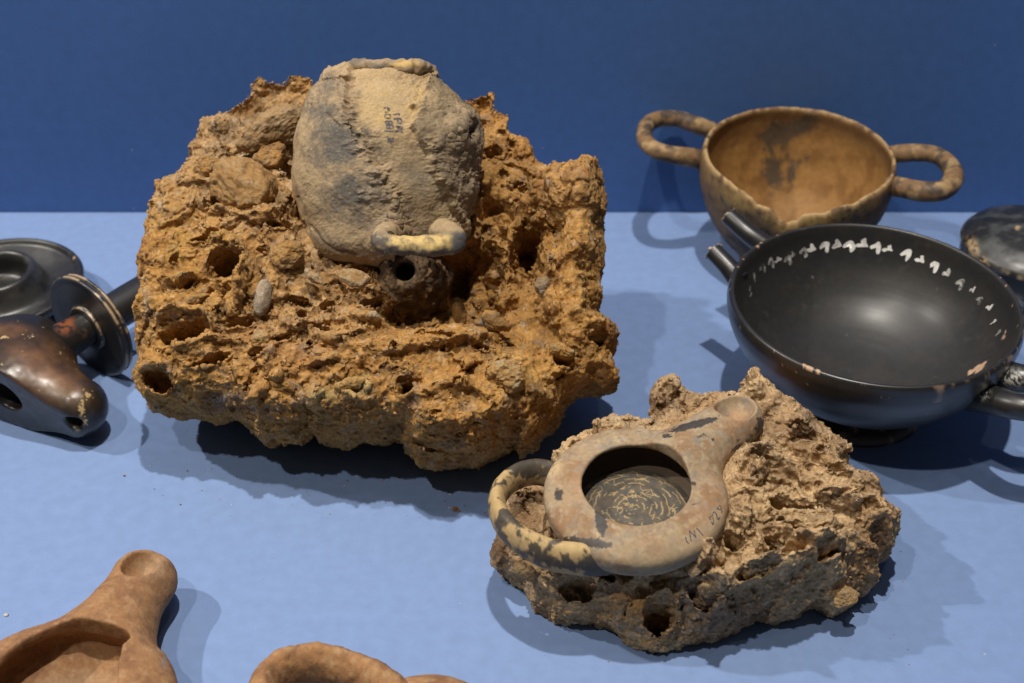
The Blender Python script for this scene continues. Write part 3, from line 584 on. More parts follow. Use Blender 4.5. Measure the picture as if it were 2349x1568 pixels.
C = mixc(C, (0.30, 0.225, 0.16), rough_m*0.55)
C = mixc(C, (0.13, 0.10, 0.075), rough_m*sstep(0.1, 0.4, b3)*0.7)
gp = np.clip(blobs(Xw, Yw, [(780,330,44,60,-15,1.2),(815,440,50,60,10,1.0),(755,262,34,36,0,.8),(850,500,44,30,0,.6),(770,215,34,26,0,.6)])*1.1+.55*b2+.5*b3-.05, 0, .94)*(crust > .4)
C = mixc(C, (0.125, 0.112, 0.094), gp)
C = mixc(C, (0.06, 0.055, 0.05), np.clip(blobs(X, Y, [(835,305,26,14,30,1),(870,345,14,22,0,.8),(812,265,10,22,0,.7),(935,480,26,30,0,.6),(1066,306,10,14,0,1),(960,535,40,20,0,.7)]), 0, 1)*sstep(-.3, .15, b3+.15))
C = mixc(C, (0.20, 0.155, 0.105), sstep(-4, 14, eR)*sstep(-.5, .3, b2+.2)*.75*front_); C = mixc(C, (0.12, 0.09, 0.06), gro*.5)
C = mixc(C, (0.52, 0.43, 0.26), sstep(0.3, 0.5, b3)*0.4)
jug = link('jug', W, Fj, M_JUG, big, C)
JV, JFc = W, Fj
jx = lambda X, Y, h: JF.point(X, Y, h)
# lip of the mouth: a broken crusty ring
th = np.linspace(0, 2*math.pi, 60)
ctr = JF.local(jx(895, 166, 0)); rr = 1.9
ring = JF.world(np.stack([ctr[0]+rr*np.cos(th), np.full(60, ctr[1])+0.05*np.cos(th), 0.9*rr*np.sin(th)], 1))
V, F = tube(ring, [(.3,.34)]*2, 200, 28, up=JF.M[1], caps=False)
N = normals(V, F[0]); V = V+N*(0.34*fbm(V*.7+4, 3)+0.16*fbm(V*2.6+4, 4)-.03)[:, None]; X, Y, _ = proj(V)
t = fbm(V*0.8+8, 3); C = mixc(np.tile((0.32, 0.24, 0.155), (len(V), 1)), (0.20, 0.16, 0.12), sstep(-.1, .3, t))
C = mixc(C, (0.55, 0.37, 0.14), np.clip(blobs(X, Y, [(930,148,34,10,0,1.2),(806,164,16,9,-20,1.2)])+.6*fbm(V*3, 3)-.15, 0, 1)); C = mixc(C, (0.10, 0.095, 0.09), np.clip(blobs(X, Y, [(870,156,26,12,0,1)])+.5*fbm(V*3+9, 3)-.2, 0, .85))
link('rim', V, F, M_JUG, jug, C)
# bar handle across the lower belly
hp = [jx(910,530,2.6), jx(892,536,3.6), jx(879,547,4.4), jx(884,558,4.75), jx(915,563,4.85), jx(955,565,4.9), jx(1000,564,4.85), jx(1034,558,4.65), jx(1044,548,4.3), jx(1032,538,3.6), jx(1012,532,2.6)]
V, F = tube(hp, [(.62,.62),(.58,.56),(.55,.54),(.52,.5),(.47,.47),(.44,.46),(.47,.48),(.53,.5),(.56,.54),(.58,.56),(.62,.62)], 220, 48, up=JF.M[1])
Ff = np.vstack([F[0]]); N = normals(V, Ff); V = V+N*(0.16*fbm(V*.9+7, 3)+0.06*fbm(V*3.2, 4))[:, None]
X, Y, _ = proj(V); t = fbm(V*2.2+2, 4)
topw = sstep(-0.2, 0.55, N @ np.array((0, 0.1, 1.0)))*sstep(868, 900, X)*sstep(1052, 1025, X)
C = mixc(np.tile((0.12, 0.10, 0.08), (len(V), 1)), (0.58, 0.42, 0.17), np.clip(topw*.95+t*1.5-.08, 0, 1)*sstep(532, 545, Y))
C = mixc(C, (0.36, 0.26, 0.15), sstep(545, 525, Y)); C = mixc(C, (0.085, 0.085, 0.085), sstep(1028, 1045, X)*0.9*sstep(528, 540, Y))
C = mixc(C, (0.5, 0.45, 0.36), sstep(0.25, 0.4, fbm(V*4+77, 3))*0.5*sstep(905, 880, X))
link('handle', V, F, M_JUG, jug, C, np.full(len(V), 0.7))
# spout: short crusted tube with a bore
so = jx(932, 634, 1.5); sd = np.array((0.02, -0.70, 0.71)); sd /= np.linalg.norm(sd)
su = np.array((1.0, 0, 0)); sv = np.cross(sd, su); SF = Frame(so, su, sv, sd)
Lp, F = lathe([(0.0,-1.4),(0.36,-1.35),(0.40,0.2),(0.43,0.95),(0.56,1.22),(0.8,1.15),(1.12,0.75),(1.4,0.1),(1.75,-.8),(2.0,-1.8)], SF, 120, 120)
W = SF.world(Lp); N = normals(W, F); rad = np.hypot(Lp[:, 0], Lp[:, 1]); k = sstep(0.45, 0.7, rad)
W = W+N*(k*(0.34*fbm(W*1.1+6, 3)+0.22*fbm(W*2.8+6, 4)+0.06*ridged(W*5, 2)))[:, None]
t = fbm(W*2+15, 4); C = mixc(np.tile((0.10, 0.065, 0.04), (len(W), 1)), (0.22, 0.14, 0.075), sstep(-0.1, 0.35, t)); C = mixc(C, (0.03, 0.035, 0.025), sstep(0.46, 0.4, rad))
link('spout', W, F, M_JUG, jug, C)

# ink on the jug
def strokes(name, bv, lines, width, parent, lift=0.012):
    Vs = []; Fs = []; k = 0
    for ln in lines:
        P = spline(np.array(ln, float), max(4, int(6*len(ln)))); T = np.gradient(P, axis=0); T /= np.maximum(np.linalg.norm(T, axis=1), 1e-9)[:, None]
        Q = np.stack([-T[:, 1], T[:, 0]], 1)*width/2; ok = True; rows_ = []
        for i in range(len(P)):
            for s in (-1, 1):
                d = ray(*(P[i]+s*Q[i])); h = bv.ray_cast(Vector((0, 0, CAMZ)), Vector(d).normalized())
                if h[0] is None: ok = False; break
                rows_.append(np.array(h[0])+np.array(h[1])*lift*(1 if np.dot(h[1], d) < 0 else -1))
            if not ok: break
        if not ok: continue
        Vs.append(np.array(rows_)); n = len(P); i = np.arange(n-1)
        Fs.append(np.stack([2*i, 2*i+1, 2*i+3, 2*i+2], 1)+k); k += 2*n
    return link(name, np.vstack(Vs), np.vstack(Fs), M_INK, parent)
def q1(L): return [((1400+x/7.84)*.6117, (380+y/7.84)*.6117) for x, y in L]
bvj = bvhtree.BVHTree.FromPolygons(JV.tolist(), JFc.tolist())
ink1 = [[(320,865),(450,880),(600,895)], [(620,880),(750,870),(870,920)],
 [(380,760),(400,720),(560,720),(580,760),(560,800),(400,790),(380,760)], [(480,720),(480,800)],
 [(350,640),(370,600),(520,595),(550,630),(530,670),(380,670),(350,640)], [(450,600),(450,670)],
 [(335,450),(360,400),(480,400),(505,450),(480,500),(370,495),(335,450)],
 [(300,215),(400,190),(470,230),(470,290)], [(340,320),(400,330),(440,280),(420,200)],
 [(650,740),(740,750),(850,770),(820,820),(720,800),(700,760)],
 [(590,540),(680,510),(790,520),(830,580),(800,650),(680,640)], [(700,520),(720,590),(760,600)],
 [(570,410),(650,390),(740,375),(760,430)], [(400,1080),(500,1100),(600,1085)], [(420,1130),(520,1170),(610,1150)], [(400,1190),(540,1235)]]
strokes('inscription', bvj, [q1(l) for l in ink1], 3.4, jug, 0.03)

# ------------------------------------------------------------------ 2. the lamp in the small rock
small = thing('lamp_in_rock', (6, 37, 0), 'small pitted tan rock with a round loop-handled oil lamp set in its top', 'lamp')
FS = tilted(at(1500, 1490, 0.9), 22)
OUT2 = [(1497,905),(1500,885),(1520,878),(1545,870),(1555,875),(1560,900),(1580,915),(1605,922),(1640,920),(1690,925),(1707,905),(1703,880),(1720,872),(1735,880),(1755,905),(1775,920),(1800,935),(1830,960),(1870,990),(1890,1010),(1920,1040),(1938,1065),(1946,1075),(1930,1090),(1925,1105),(1950,1115),(1985,1130),(2010,1145),(2017,1158),(2005,1168),(2030,1178),(2056,1190),(2060,1205),(2045,1245),(2035,1275),(2005,1300),(2012,1330),(1990,1350),(1960,1352),(1945,1360),(1969,1375),(1950,1395),(1920,1410),(1895,1400),(1865,1385),(1845,1392),(1835,1410),(1770,1422),(1745,1415),(1700,1440),(1650,1465),(1600,1480),(1550,1490),(1500,1497),(1470,1485),(1440,1475),(1410,1455),(1390,1435),(1360,1425),(1300,1427),(1275,1420),(1255,1400),(1225,1385),(1205,1350),(1200,1330),(1185,1325),(1160,1310),(1140,1300),(1127,1270),(1140,1240),(1145,1210),(1165,1150),(1200,1128),(1245,1125),(1260,1060),(1330,1010),(1420,970),(1497,970)]
CT2 = [(1460,1150,1.9),(1380,1080,1.3),(1560,1060,1.8),(1250,1250,1.3),(1300,1330,1.7),(1420,1310,2.2),(1500,1400,1.6),(1500,1445,.5),(1400,1440,.4),(1600,1455,.3),(1700,1420,.7),(1560,1320,2.6),(1650,1290,3.0),(1650,1350,2.4),(1700,1200,3.0),(1720,1120,2.8),(1770,1080,2.4),(1850,1200,2.4),(1950,1200,1.8),(1800,1010,1.3),(1720,920,1.2),(1540,910,.5),(1880,1330,1.9),(1950,1370,.3),(1180,1260,.7),(1200,1160,.2),(1750,1350,2.4),(1600,1400,1.6),(1850,1090,1.7),(2000,1250,1.1),(1400,1390,1.4),(1300,1400,1.0)]
FT2 = [('bore',1515,1409,34,29,0,3.2),('hole',1325,1343,38,22,18,2.0),('hole',1258,1376,30,12,12,1.0),('bore',1683,1243,24,17,15,1.8),('hole',1820,1168,58,16,4,1.7),('hole',1613,1364,40,18,18,1.5),('hole',1771,1254,22,12,25,1.2),('hole',2020,1228,22,26,10,.7),('hole',1840,1000,36,19,35,1.5),('hole',1920,1088,20,8,10,.6),('hole',1745,1075,30,12,25,.7),('hole',1700,1100,14,20,0,.5),('hole',1890,1275,40,14,-20,.6),('hole',1730,1320,50,12,-14,.8),('hole',1800,1370,60,12,-10,.7),('hole',1430,1400,20,10,30,.6),('hole',1390,1320,26,9,20,.7),('hole',1520,905,14,22,0,.7),('hole',1800,1215,26,10,15,.6),('hole',1960,1330,24,9,0,.6),
 ('cone',1725,890,30,40,0,1.1),('bump',1530,895,30,24,0,.9),('bump',1860,1200,70,30,8,.55),('bump',1800,1245,50,12,20,.5),('bump',1870,1250,80,16,-12,.6),('bump',1600,1270,26,40,10,.5),('bump',1740,1290,44,28,0,.5),('bump',1250,1310,46,26,25,.5),('bump',1920,1150,60,20,10,.5),('bump',1750,1060,60,28,15,.5),('bump',1950,1385,30,20,0,.5),('bump',1800,960,70,20,40,.5),('bump',1680,1395,50,24,-15,.5),
 ('step',1850,1330,130,50,-14,.9),('step',1400,1410,120,40,24,.5),('step',1700,1350,110,40,-16,.8),('step',1850,1050,120,40,40,.5)]
FT2 += [('ridge', [(1490,1385),(1520,1376),(1548,1390),(1555,1420),(1535,1440)], 9, .35), ('ridge', [(1585,1230),(1605,1290),(1625,1350),(1650,1400)], 14, .5), ('ridge', [(1765,1215),(1800,1262),(1860,1278),(1930,1250)], 11, .5), ('ridge', [(1700,1225),(1715,1260),(1735,1300)], 9, .4),
 ('ridge', [(1230,1330),(1290,1330),(1360,1370),(1400,1400)], 12, .4), ('ridge', [(1810,1005),(1850,985),(1885,1020)], 8, .3), ('ridge', [(1700,1080),(1750,1070),(1800,1110),(1860,1130)], 12, .45), ('ridge', [(1870,1160),(1930,1140),(2000,1160)], 10, .4), ('ridge', [(1985,1195),(2030,1192),(2045,1220)], 9, .35)]
FT2 += broken_ground((1150, 1000, 2040, 1480), 70, 8, [(1460, 1130, 235, 170), (1515, 1409, 45, 40)])
FT2 += [('bump', 1722, 1092, 34, 40, 20, 1.0), ('bump', 1695, 1180, 30, 50, 0, .6), ('bump', 1600, 1290, 70, 26, -14, .6)]
FT2 += [('seat', 1460, 1125, 190, 142, 0, 0.75)]
L, F = rock_shape(FS, OUT2, CT2, FT2, 4.6, 1.1, 0.052, 0.75, 2.0)
W = roughen(FS.world(L), F, 0.85, 1.0, 33.0)
W[:, 2] = np.maximum(W[:, 2], 0.03); N = normals(W, F); X, Y, _ = proj(W)
a1 = fbm(W*0.6+303, 4); a2 = fbm(W*1.6+331, 4); a3 = fbm(W*4+371, 3); a4 = fbm(W*1.0+441, 4)
C = mixc(np.tile((0.51, 0.355, 0.195), (len(W), 1)), (0.41, 0.26, 0.135), sstep(-0.1, 0.4, a1))
C = mixc(C, (0.36, 0.19, 0.055), blobs(X, Y, [(1500,1420,90,60,0,.9),(1560,1450,90,40,0,.8),(1880,1020,40,40,0,.5),(1400,1420,80,40,0,.6),(1290,1400,70,30,0,.5)])*sstep(-.35, .2, a2))
C = mixc(C, (0.17, 0.155, 0.14), np.clip(blobs(X, Y, [(1610,1370,60,40,20,.9),(1650,1420,80,30,-15,.9),(1840,990,40,30,0,.5),(1540,920,40,30,0,.6)])*(.7+1.2*a2), 0, .8)+sstep(.2, .45, a4)*.35)
C = mixc(C, (0.19, 0.105, 0.055), blobs(X, Y, [(1150,1260,40,40,0,.8),(1200,1180,40,50,0,.7),(2010,1270,40,60,0,.8),(1510,930,20,30,0,.9),(1830,1010,70,30,35,.55),(1760,960,40,30,0,.5),(1700,1400,120,40,-15,.5)]))
C = mixc(C, PALE, sstep(0.3, 0.48, a3)*0.5); C = mixc(C, (0.13, 0.08, 0.05), np.clip(sstep(0.15, 0.45, fbm(W*0.9+501, 4))*.55+sstep(0.3, 0.5, fbm(W*3.2+501, 3))*.5, 0, .8)); C = C*GRAIN['t'][:, None]
srock = link('rock', W, F, M_ROCK, small, C)
scatter('grit', W, N, C, 1300, 0.025, 0.13, M_ROCK, srock, 9)
sst = lambda *a, **k: stone('stone', FS, *a, parent=srock, **k)
sst(1860,1198,2.5,56,24,.5,8,31,c1=(0.4,0.28,0.16),c2=(0.33,0.22,0.12),angular=.5)
sst(1790,1085,2.3,22,18,.4,20,32,c1=(0.42,0.28,0.13),c2=(0.36,0.23,0.11),angular=.5)
sst(1935,1375,.2,36,24,.4,-20,33,c1=(0.4,0.26,0.12),c2=(0.34,0.21,0.09),angular=.6)
sst(1730,1310,2.2,48,22,.5,0,34,c1=(0.4,0.29,0.17),c2=(0.34,0.23,0.12),angular=.5)
sst(1590,1300,2.8,22,34,.5,-8,35,c1=(0.45,0.35,0.23),c2=(0.36,0.25,0.14),angular=.4)
sst(1210,1310,1.2,34,20,.5,20,36,c1=(0.36,0.24,0.12),c2=(0.3,0.18,0.08),angular=.4)
sst(1640,1345,2.4,40,20,.5,-20,37,c1=(0.42,0.29,0.16),c2=(0.36,0.24,0.12),angular=.4)

# lamp body (nozzle grown out of it)
LT = at(1460, 1107, 6.35)
nz_w = at(1690, 966, 5.9)-np.array((LT[0], LT[1], 5.9)); nz_w[2] = 0; nz_w /= np.linalg.norm(nz_w)
axis = np.array((-0.02, -0.085, 1.0)); axis /= np.linalg.norm(axis)
ex = nz_w-axis*np.dot(nz_w, axis); ex /= np.linalg.norm(ex); ey = np.cross(axis, ex)
LF = Frame(LT-axis*0.82, ex, ey, axis)
tip = LF.local(at(1690, 985, 5.4))
def lamp_sdf(x, y, z, R=3.62, hz=0.92, r_in=3.2, h_in=0.66, hole=2.1, tip=None, tr=(1.28, 1.12), hole_at=None, hole_r=(.72, .5, .55), k=.55, ztip=0.3):
    r = np.sqrt(x*x+y*y)
    hzz = np.where(z > 0, hz, 1.5)
    body = ((np.abs(r/R))**2.4+(np.abs(z/hzz))**2.4)**(1/2.4); body = (body-1)*hz
    ax0 = np.array((R*0.55, 0, 0.1)); b = np.array((tip[0], tip[1], ztip)); dv = b-ax0; l2 = np.dot(dv, dv)
    t = np.clip(((x-ax0[0])*dv[0]+(y-ax0[1])*dv[1]+(z-ax0[2])*dv[2])/l2, 0, 1)
    q = np.sqrt((x-ax0[0]-t*dv[0])**2+(y-ax0[1]-t*dv[1])**2+((z-ax0[2]-t*dv[2])*1.1)**2)-(tr[0]+(tr[1]-tr[0])*t)
    f = smin(body, q, k)
    inner = ((r/r_in)**2.2+(np.abs(z)/np.where(z > 0, h_in, 1.25))**2.2)**(1/2.2); inner = (inner-1)*h_in
    bore = np.maximum(r-hole, -z)
    cav = smin(inner, bore, .18)
    f = smax(f, -cav, .12)
    hx, hy, hz_ = hole_at
    hl = np.sqrt(((x-hx)/hole_r[0])**2+((y-hy)/hole_r[1])**2+((z-hz_)/hole_r[2])**2)-1
    f = smax(f, -hl*min(hole_r), .1)
    return f
V, F = surface_nets(lambda x, y, z: lamp_sdf(x, y, z, tip=(tip[0]-.1, tip[1]), hole_at=(tip[0]-.2, tip[1]+.1, 1.0), ztip=.0, hole_r=(.95, .82, .95)), (-4.2, -4.2, -1.9), (tip[0]+1.6, 4.2, 1.7), 0.042)
V = relax(V, F, 4, .5); W = LF.world(V); N = normals(W, F)
W = W+N*(0.05*fbm(W*.7, 3)+0.012*fbm(W*4, 3))[:, None]
X, Y, _ = proj(W); rl = np.hypot(V[:, 0], V[:, 1]); c1 = fbm(W*0.9+5, 4); c2 = fbm(W*2.6+15, 4); c3 = fbm(W*6+25, 3)
C = mixc(np.tile((0.37, 0.275, 0.17), (len(W), 1)), (0.27, 0.155, 0.08), sstep(-.2, .25, c1+.5*c2)*.85); C = mixc(C, (0.46, 0.38, 0.26), sstep(.0, .35, c2)*.65); C = mixc(C, (0.22, 0.19, 0.15), sstep(.08, .3, c3*.6+.6*fbm(W*1.8+300, 4))*.55)
C = mixc(C, (0.25, 0.22, 0.185), sstep(0.12, .4, fbm(W*1.3+105, 4))*.55)
C = mixc(C, (0.36, 0.20, 0.10), blobs(X, Y, [(1320,1110,34,70,10,.6),(1640,1180,60,70,0,.55),(1700,965,40,26,0,.8),(1510,1250,80,30,0,.3)])*sstep(-.4, .2, c2))
C = mixc(C, (0.30, 0.225, 0.13), blobs(X, Y, [(1560,1290,120,40,0,.7),(1640,1250,70,40,-30,.6)]))
gl = np.clip(blobs(X, Y, [(1378,1195,14,34,-8,1.0),(1345,1245,60,12,6,.9),(1590,975,60,9,-16,1),(1530,1000,14,7,0,.8),(1700,1030,34,14,-20,.7),(1745,985,14,30,0,.8),(1720,1020,50,24,-30,.6),(1280,1135,16,18,0,.7),(1465,1180,20,8,-60,.5),(1620,1000,50,20,0,.35),(1590,1110,8,6,0,.7)])*1.15, 0, 1)
gm = sstep(.42, .58, gl+.38*c3+.25*c2)
C = mixc(C, (0.035, 0.036, 0.04), gm*.9)
C = mixc(C, (0.60, 0.44, 0.24), np.clip(blobs(X, Y, [(1373,1222,9,24,0,1),(1265,1075,26,20,-40,.9),(1385,1250,14,7,0,.8),(1390,1245,10,10,0,.7)]), 0, 1)*sstep(-.3, .1, c3)*(1-gm))
ins = (rl < 3.25) & (V[:, 2] < 0.72) & (V[:, 2] > -1.25) & (rl < 3.3)
ring_ = np.abs(((rl*2.3+0.5*fbm(W*1.1+7, 2)) % 1.0)-.5)*2
flake = sstep(.80, .9, ring_*.55+.55*ridged(W*2.3+91, 2)*.6+.8*fbm(W*1.3+91, 3)+.12)*sstep(2.7, 2.0, rl)
Ci = mixc(np.tile((0.115, 0.105, 0.088), (len(W), 1)), (0.085, 0.065, 0.05), sstep(-.2, .3, c2)); Ci = mixc(Ci, (0.46, 0.335, 0.17), flake*.0); Ci = mixc(Ci, (0.13, 0.09, 0.06), sstep(1.9, 2.6, rl)*.8)
inside = (rl < 3.35) & ((V[:, 2] < 0.45) | (rl > 2.2)) & (np.einsum('ij,ij->i', N @ LF.M.T, np.stack([V[:, 0], V[:, 1], V[:, 2]*2.2], 1)) < 0)
C[inside] = Ci[inside]
lampo = link('lamp', W, F, M_LAMP, small, C, np.where(gm > .5, .45, .8))
LV, LFc = W, F
# the floor inside, its black slip crazed in rings
nr, nt_ = 150, 420; rq = np.linspace(0, 2.75, nr); tq = np.linspace(0, 2*math.pi, nt_, endpoint=False)
RR, TT = np.meshgrid(rq, tq, indexing='ij'); zf = -0.62-0.5*(RR/2.75)**3.2+0.02*np.cos(RR*11)
Lp = np.stack([RR*np.cos(TT), RR*np.sin(TT), zf], -1).reshape(-1, 3); W = LF.world(Lp); Fd = grid_faces(nr, nt_, False, True)
r_ = RR.ravel(); t_ = TT.ravel(); wr = r_+.10*fbm(W*1.6+3, 3)+.05*fbm(W*5+3, 2); kk = np.floor(wr*4.1)
line = np.exp(-((np.abs((wr*4.1) % 1-.5))/.13)**2)*sstep(-.05, .12, fbm(np.stack([np.cos(t_)*2.2, np.sin(t_)*2.2, kk*1.7], 1), 3)+.03)
tw = t_*np.maximum(np.round(r_*3.2), 2)+kk*2.1+1.2*fbm(W*2.5+9, 2); rad_ = np.exp(-(np.sin(tw)/.2/np.maximum(.35, .5/np.maximum(r_, .2)))**2)*sstep(.0, .14, fbm(W*2.2+70, 3))
f1, f2, rn, of = cells(W*np.array((2.6, 2.6, .5))); chip = sstep(.08, .02, f2-f1)*sstep(.05, .2, fbm(W*1.5+44, 3))
ck = np.clip(line+.8*rad_+chip, 0, 1)*sstep(2.5, 1.9, r_)
C = mixc(np.tile((0.088, 0.082, 0.07), (len(W), 1)), (0.12, 0.10, 0.075), sstep(-.2, .3, fbm(W*2, 4))); C = mixc(C, (0.42, 0.30, 0.15), ck*.9)
link('lamp_floor', W, Fd, M_LAMP, lampo, C, np.full(len(W), .6))
hp = [(1310,1098,4.7),(1268,1090,4.85),(1225,1084,5.0),(1182,1096,5.1),(1150,1125,5.15),(1140,1160,5.15),(1158,1205,5.1),(1200,1243,5.05),(1262,1272,5.0),(1330,1283,4.9),(1395,1280,4.75),(1430,1268,4.6)]
V, F = tube([at(*p) for p in hp], [(.46,.66),(.4,.64),(.37,.64),(.36,.64),(.36,.66),(.37,.68),(.38,.7),(.4,.72),(.43,.74),(.45,.76),(.48,.8),(.46,.8)], 260, 48)
N = normals(V, F[0]); V = V+N*(0.035*fbm(V*1.2, 3)+0.012*fbm(V*4, 3))[:, None]
t1 = fbm(V*.9+61, 4); t2 = fbm(V*1.7+9, 5); X, Y, _ = proj(V)
C = mixc(np.tile((0.47, 0.33, 0.155), (len(V), 1)), (0.27, 0.18, 0.095), sstep(.0, .35, t1)*.7)
dk = sstep(-.16, .06, t2+.35*fbm(V*5+33, 3)+.5*t1-.05+.28*blobs(X, Y, [(1330,1290,60,18,0,1),(1400,1275,22,26,0,1.2),(1215,1075,40,22,0,1.1),(1160,1210,30,50,-30,.35)])-.35*blobs(X, Y, [(1300,1250,90,12,6,1),(1180,1180,30,50,-25,.5)]))
C = mixc(C, (0.045, 0.043, 0.042), dk*.9); C = mixc(C, (0.56, 0.41, 0.19), blobs(X, Y, [(1300,1256,90,9,7,.9),(1215,1058,26,7,0,.8)])*(1-dk))
link('handle', V, F, M_LAMP, lampo, C, np.where(dk > .5, .5, .75))
bvl = bvhtree.BVHTree.FromPolygons(LV.tolist(), LFc.tolist())
def q2(L): return [((2520+x/7.13)*.6117, (1860+y/7.13)*.6117) for x, y in L]
ink2 = [[(360,1100),(390,1220),(440,1280)], [(510,1220),(480,1050),(465,930)], [(465,940),(560,1030),(640,1120)], [(640,1120),(600,1000),(590,920)], [(650,870),(740,960),(830,1070)],
 [(1020,640),(1000,590),(1030,550),(1060,560)], [(1090,550),(1080,490),(1130,440),(1180,500),(1210,600),(1240,630),(1280,570)], [(1090,580),(1110,680),(1090,770),(1050,700)],
 [(1200,360),(1270,260),(1310,360),(1200,360)], [(1320,380),(1330,460)], [(1400,240),(1440,320),(1500,260),(1460,150)], [(520,240),(580,230),(660,215)]]
strokes('inscription', bvl, [q2(l) for l in ink2], 2.6, lampo, 0.012)

# ------------------------------------------------------------------ 3. black bowl with the white wreath
def black_col(V, seed, tone=(0.016, 0.0155, 0.015)):
    n = fbm(V*.8+seed, 4); C = mixc(np.tile(tone, (len(V), 1)), (0.020, 0.018, 0.016), sstep(-.1, .4, n)); C = mixc(C, (0.3, 0.28, 0.25), sstep(.72, .78, fbm(V*7+seed, 2))*.35); return C
CLAY = (0.52, 0.335, 0.21)
def pick(W, X0, Y0):
    X, Y, d = proj(W); q = np.hypot(X-X0, Y-Y0); c = np.where(q < max(6, q.min()+1))[0]; return W[c[np.argmin(d[c])]]
def wear(W, spots, seed):
    """bare clay where the slip has chipped: (X, Y, radius cm)"""
    t = np.zeros(len(W)); n = fbm(W*5+seed, 3)
    for x, y, r in spots:
        c = pick(W, x, y); t = np.maximum(t, 1.35-np.linalg.norm(W-c, axis=1)/r)
    return sstep(.42, .6, t+.5*n)*(t > 0)
BC = at(2005, 681, 6.45); BC[2] = 0
bowl_t = thing('black_bowl', BC, 'glossy black bowl with a white leaf wreath painted inside and broken left handle', 'bowl')
_t = math.radians(0.8); BF = Frame(BC, (1, 0, 0), (0, math.cos(_t), math.sin(_t)), (0, -math.sin(_t), math.cos(_t)))
Lb, F = lathe([(2.2,1.15),(2.9,1.25),(4.0,1.7),(5.2,2.5),(6.2,3.6),(6.8,4.7),(6.98,5.4),(6.95,5.85),(6.84,6.0),(6.70,5.96),(6.62,5.7),(6.45,5.0),(5.95,4.0),(5.0,2.95),(3.8,2.25),(2.4,1.85),(1.2,1.72),(0.02,1.7)], BF, 640, 170)
Lb[:, :2] *= .972; Lb[:, 2] *= 1.075; W = BF.world(Lb); N = normals(W, F); wl = np.repeat(np.convolve(np.random.RandomState(5).normal(size=180), np.ones(4)/4, 'same')[:170], 640); W = W+N*(0.03*fbm(W*.25+2, 2)+.0035*wl)[:, None]
X, Y, _ = proj(W); rr = np.hypot(Lb[:, 0], Lb[:, 1]); C = black_col(W, 3.0); rf = np.full(len(W), .36)
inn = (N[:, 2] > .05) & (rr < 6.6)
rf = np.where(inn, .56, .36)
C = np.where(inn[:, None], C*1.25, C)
# drag marks and dusty scuffs inside
sc1 = sstep(.2, .5, fbm(W*np.array((2.2, 2.2, 2.2))+200, 4))*sstep(-.1, .3, fbm(W*.5+77, 2)); C = mixc(C, (0.10, 0.095, 0.085), sc1*.2*inn)
sp = wear(W, [(1855,838,.22),(1873,846,.14),(1845,832,.12),(2240,842,.34),(2225,850,.22),(2252,832,.16),(2302,760,.1),(2298,770,.16),(2318,700,.06),(2310,650,.07),(2300,632,.06),(1741,560,.12),(1747,552,.08),(1705,590,.05),(1698,610,.05),(2330,745,.05)], 4)
rim = (rr > 6.55)&(Lb[:, 2] > 5.6)
thn = np.arctan2(Lb[:, 1], Lb[:, 0]); edge_w = rim*np.exp(-((rr-6.74)/.06)**2)*sstep(.1, .4, fbm(np.stack([np.cos(thn)*14, np.sin(thn)*14, rr*4], 1), 4)+.3*np.cos(thn-.6))
C = mixc(C, (0.34, 0.22, 0.14), np.clip(edge_w, 0, 1)*.75); C = mixc(C, CLAY, sp); rf = np.where(sp > .4, .85, rf)
flk = rim*0+sstep(.60, .66, fbm(W*7+60, 2))*(~inn)*(Lb[:, 2] > 4.2); C = mixc(C, (0.4, 0.26, 0.17), flk*.8)
C = mixc(C, (0.11, 0.05, 0.02), blobs(X, Y, [(1790,880,60,40,35,.8)])*(~inn))
bowl = link('bowl', W, F[:, ::-1], M_BLACK, bowl_t, C, rf)
bvb = bvhtree.BVHTree.FromPolygons(W.tolist(), F.tolist()); BWv = W
Lf, F = lathe([(2.3,1.3),(2.5,1.0),(2.75,.75),(3.2,.55),(3.38,.3),(3.36,.08),(3.2,.02),(2.6,.02),(2.5,.3)], BF, 256, 60)
W = BF.world(Lf); t = fbm(W*1.2+5, 4); C = mixc(np.tile((0.30, 0.19, 0.115), (len(W), 1)), (0.035, 0.024, 0.018), sstep(-.18, .12, t-.35*np.clip((1.3-Lf[:, 2]-.75)*0, 0, 1)+.12)*.95)
link('foot', W, F[:, ::-1], M_BLACK, bowl_t, C, np.full(len(W), .55))
def stub(pts, r, seed):
    V, F = tube(pts, r, 90, 40); n, m_ = 90, 40
    V[-1] += 0  # flat broken end
    C = black_col(V, seed); e = np.zeros(len(V)); e[(n-1)*m_:(n)*m_] = 1; e[-1] = 1; e[(n-2)*m_:(n-1)*m_] = .4*sstep(.0, .2, fbm(V[(n-2)*m_:(n-1)*m_]*6, 2))
    V[(n-1)*m_:] += 0.06*np.random.RandomState(int(seed)).normal(size=(len(V)-(n-1)*m_, 3)); C = mixc(C, (0.36, 0.26, 0.19), e)
    o = link('broken_handle', V, F, M_BLACK, bowl_t, C, np.full(len(V), .36)); return o
stub([at(1757,566,5.5), at(1715,535,5.95), at(1672,497,6.35)], [.55,.49,.47], 11)
stub([at(1696,644,5.35), at(1670,612,5.8), at(1636,576,6.2)], [.55,.47,.45], 12)
V, F = tube([at(2292,860,5.0), at(2349,870,5.3), at(2430,882,5.2), at(2492,905,5.3), at(2490,938,5.3), at(2430,945,5.2), at(2345,935,5.15), at(2285,921,4.8), at(2228,902,4.2)], [.72,.62,.58,.56,.56,.56,.6,.66,.85], 220, 48)
X, Y, _ = proj(V); C = black_col(V, 15.0); C = mixc(C, (0.6, 0.58, 0.54), blobs(X, Y, [(2325,868,22,16,0,1),(2300,858,12,20,0,.8),(2255,905,12,10,0,.7)])*sstep(.1, .22, ridged(V*5, 2)+fbm(V*9, 2)-.35))
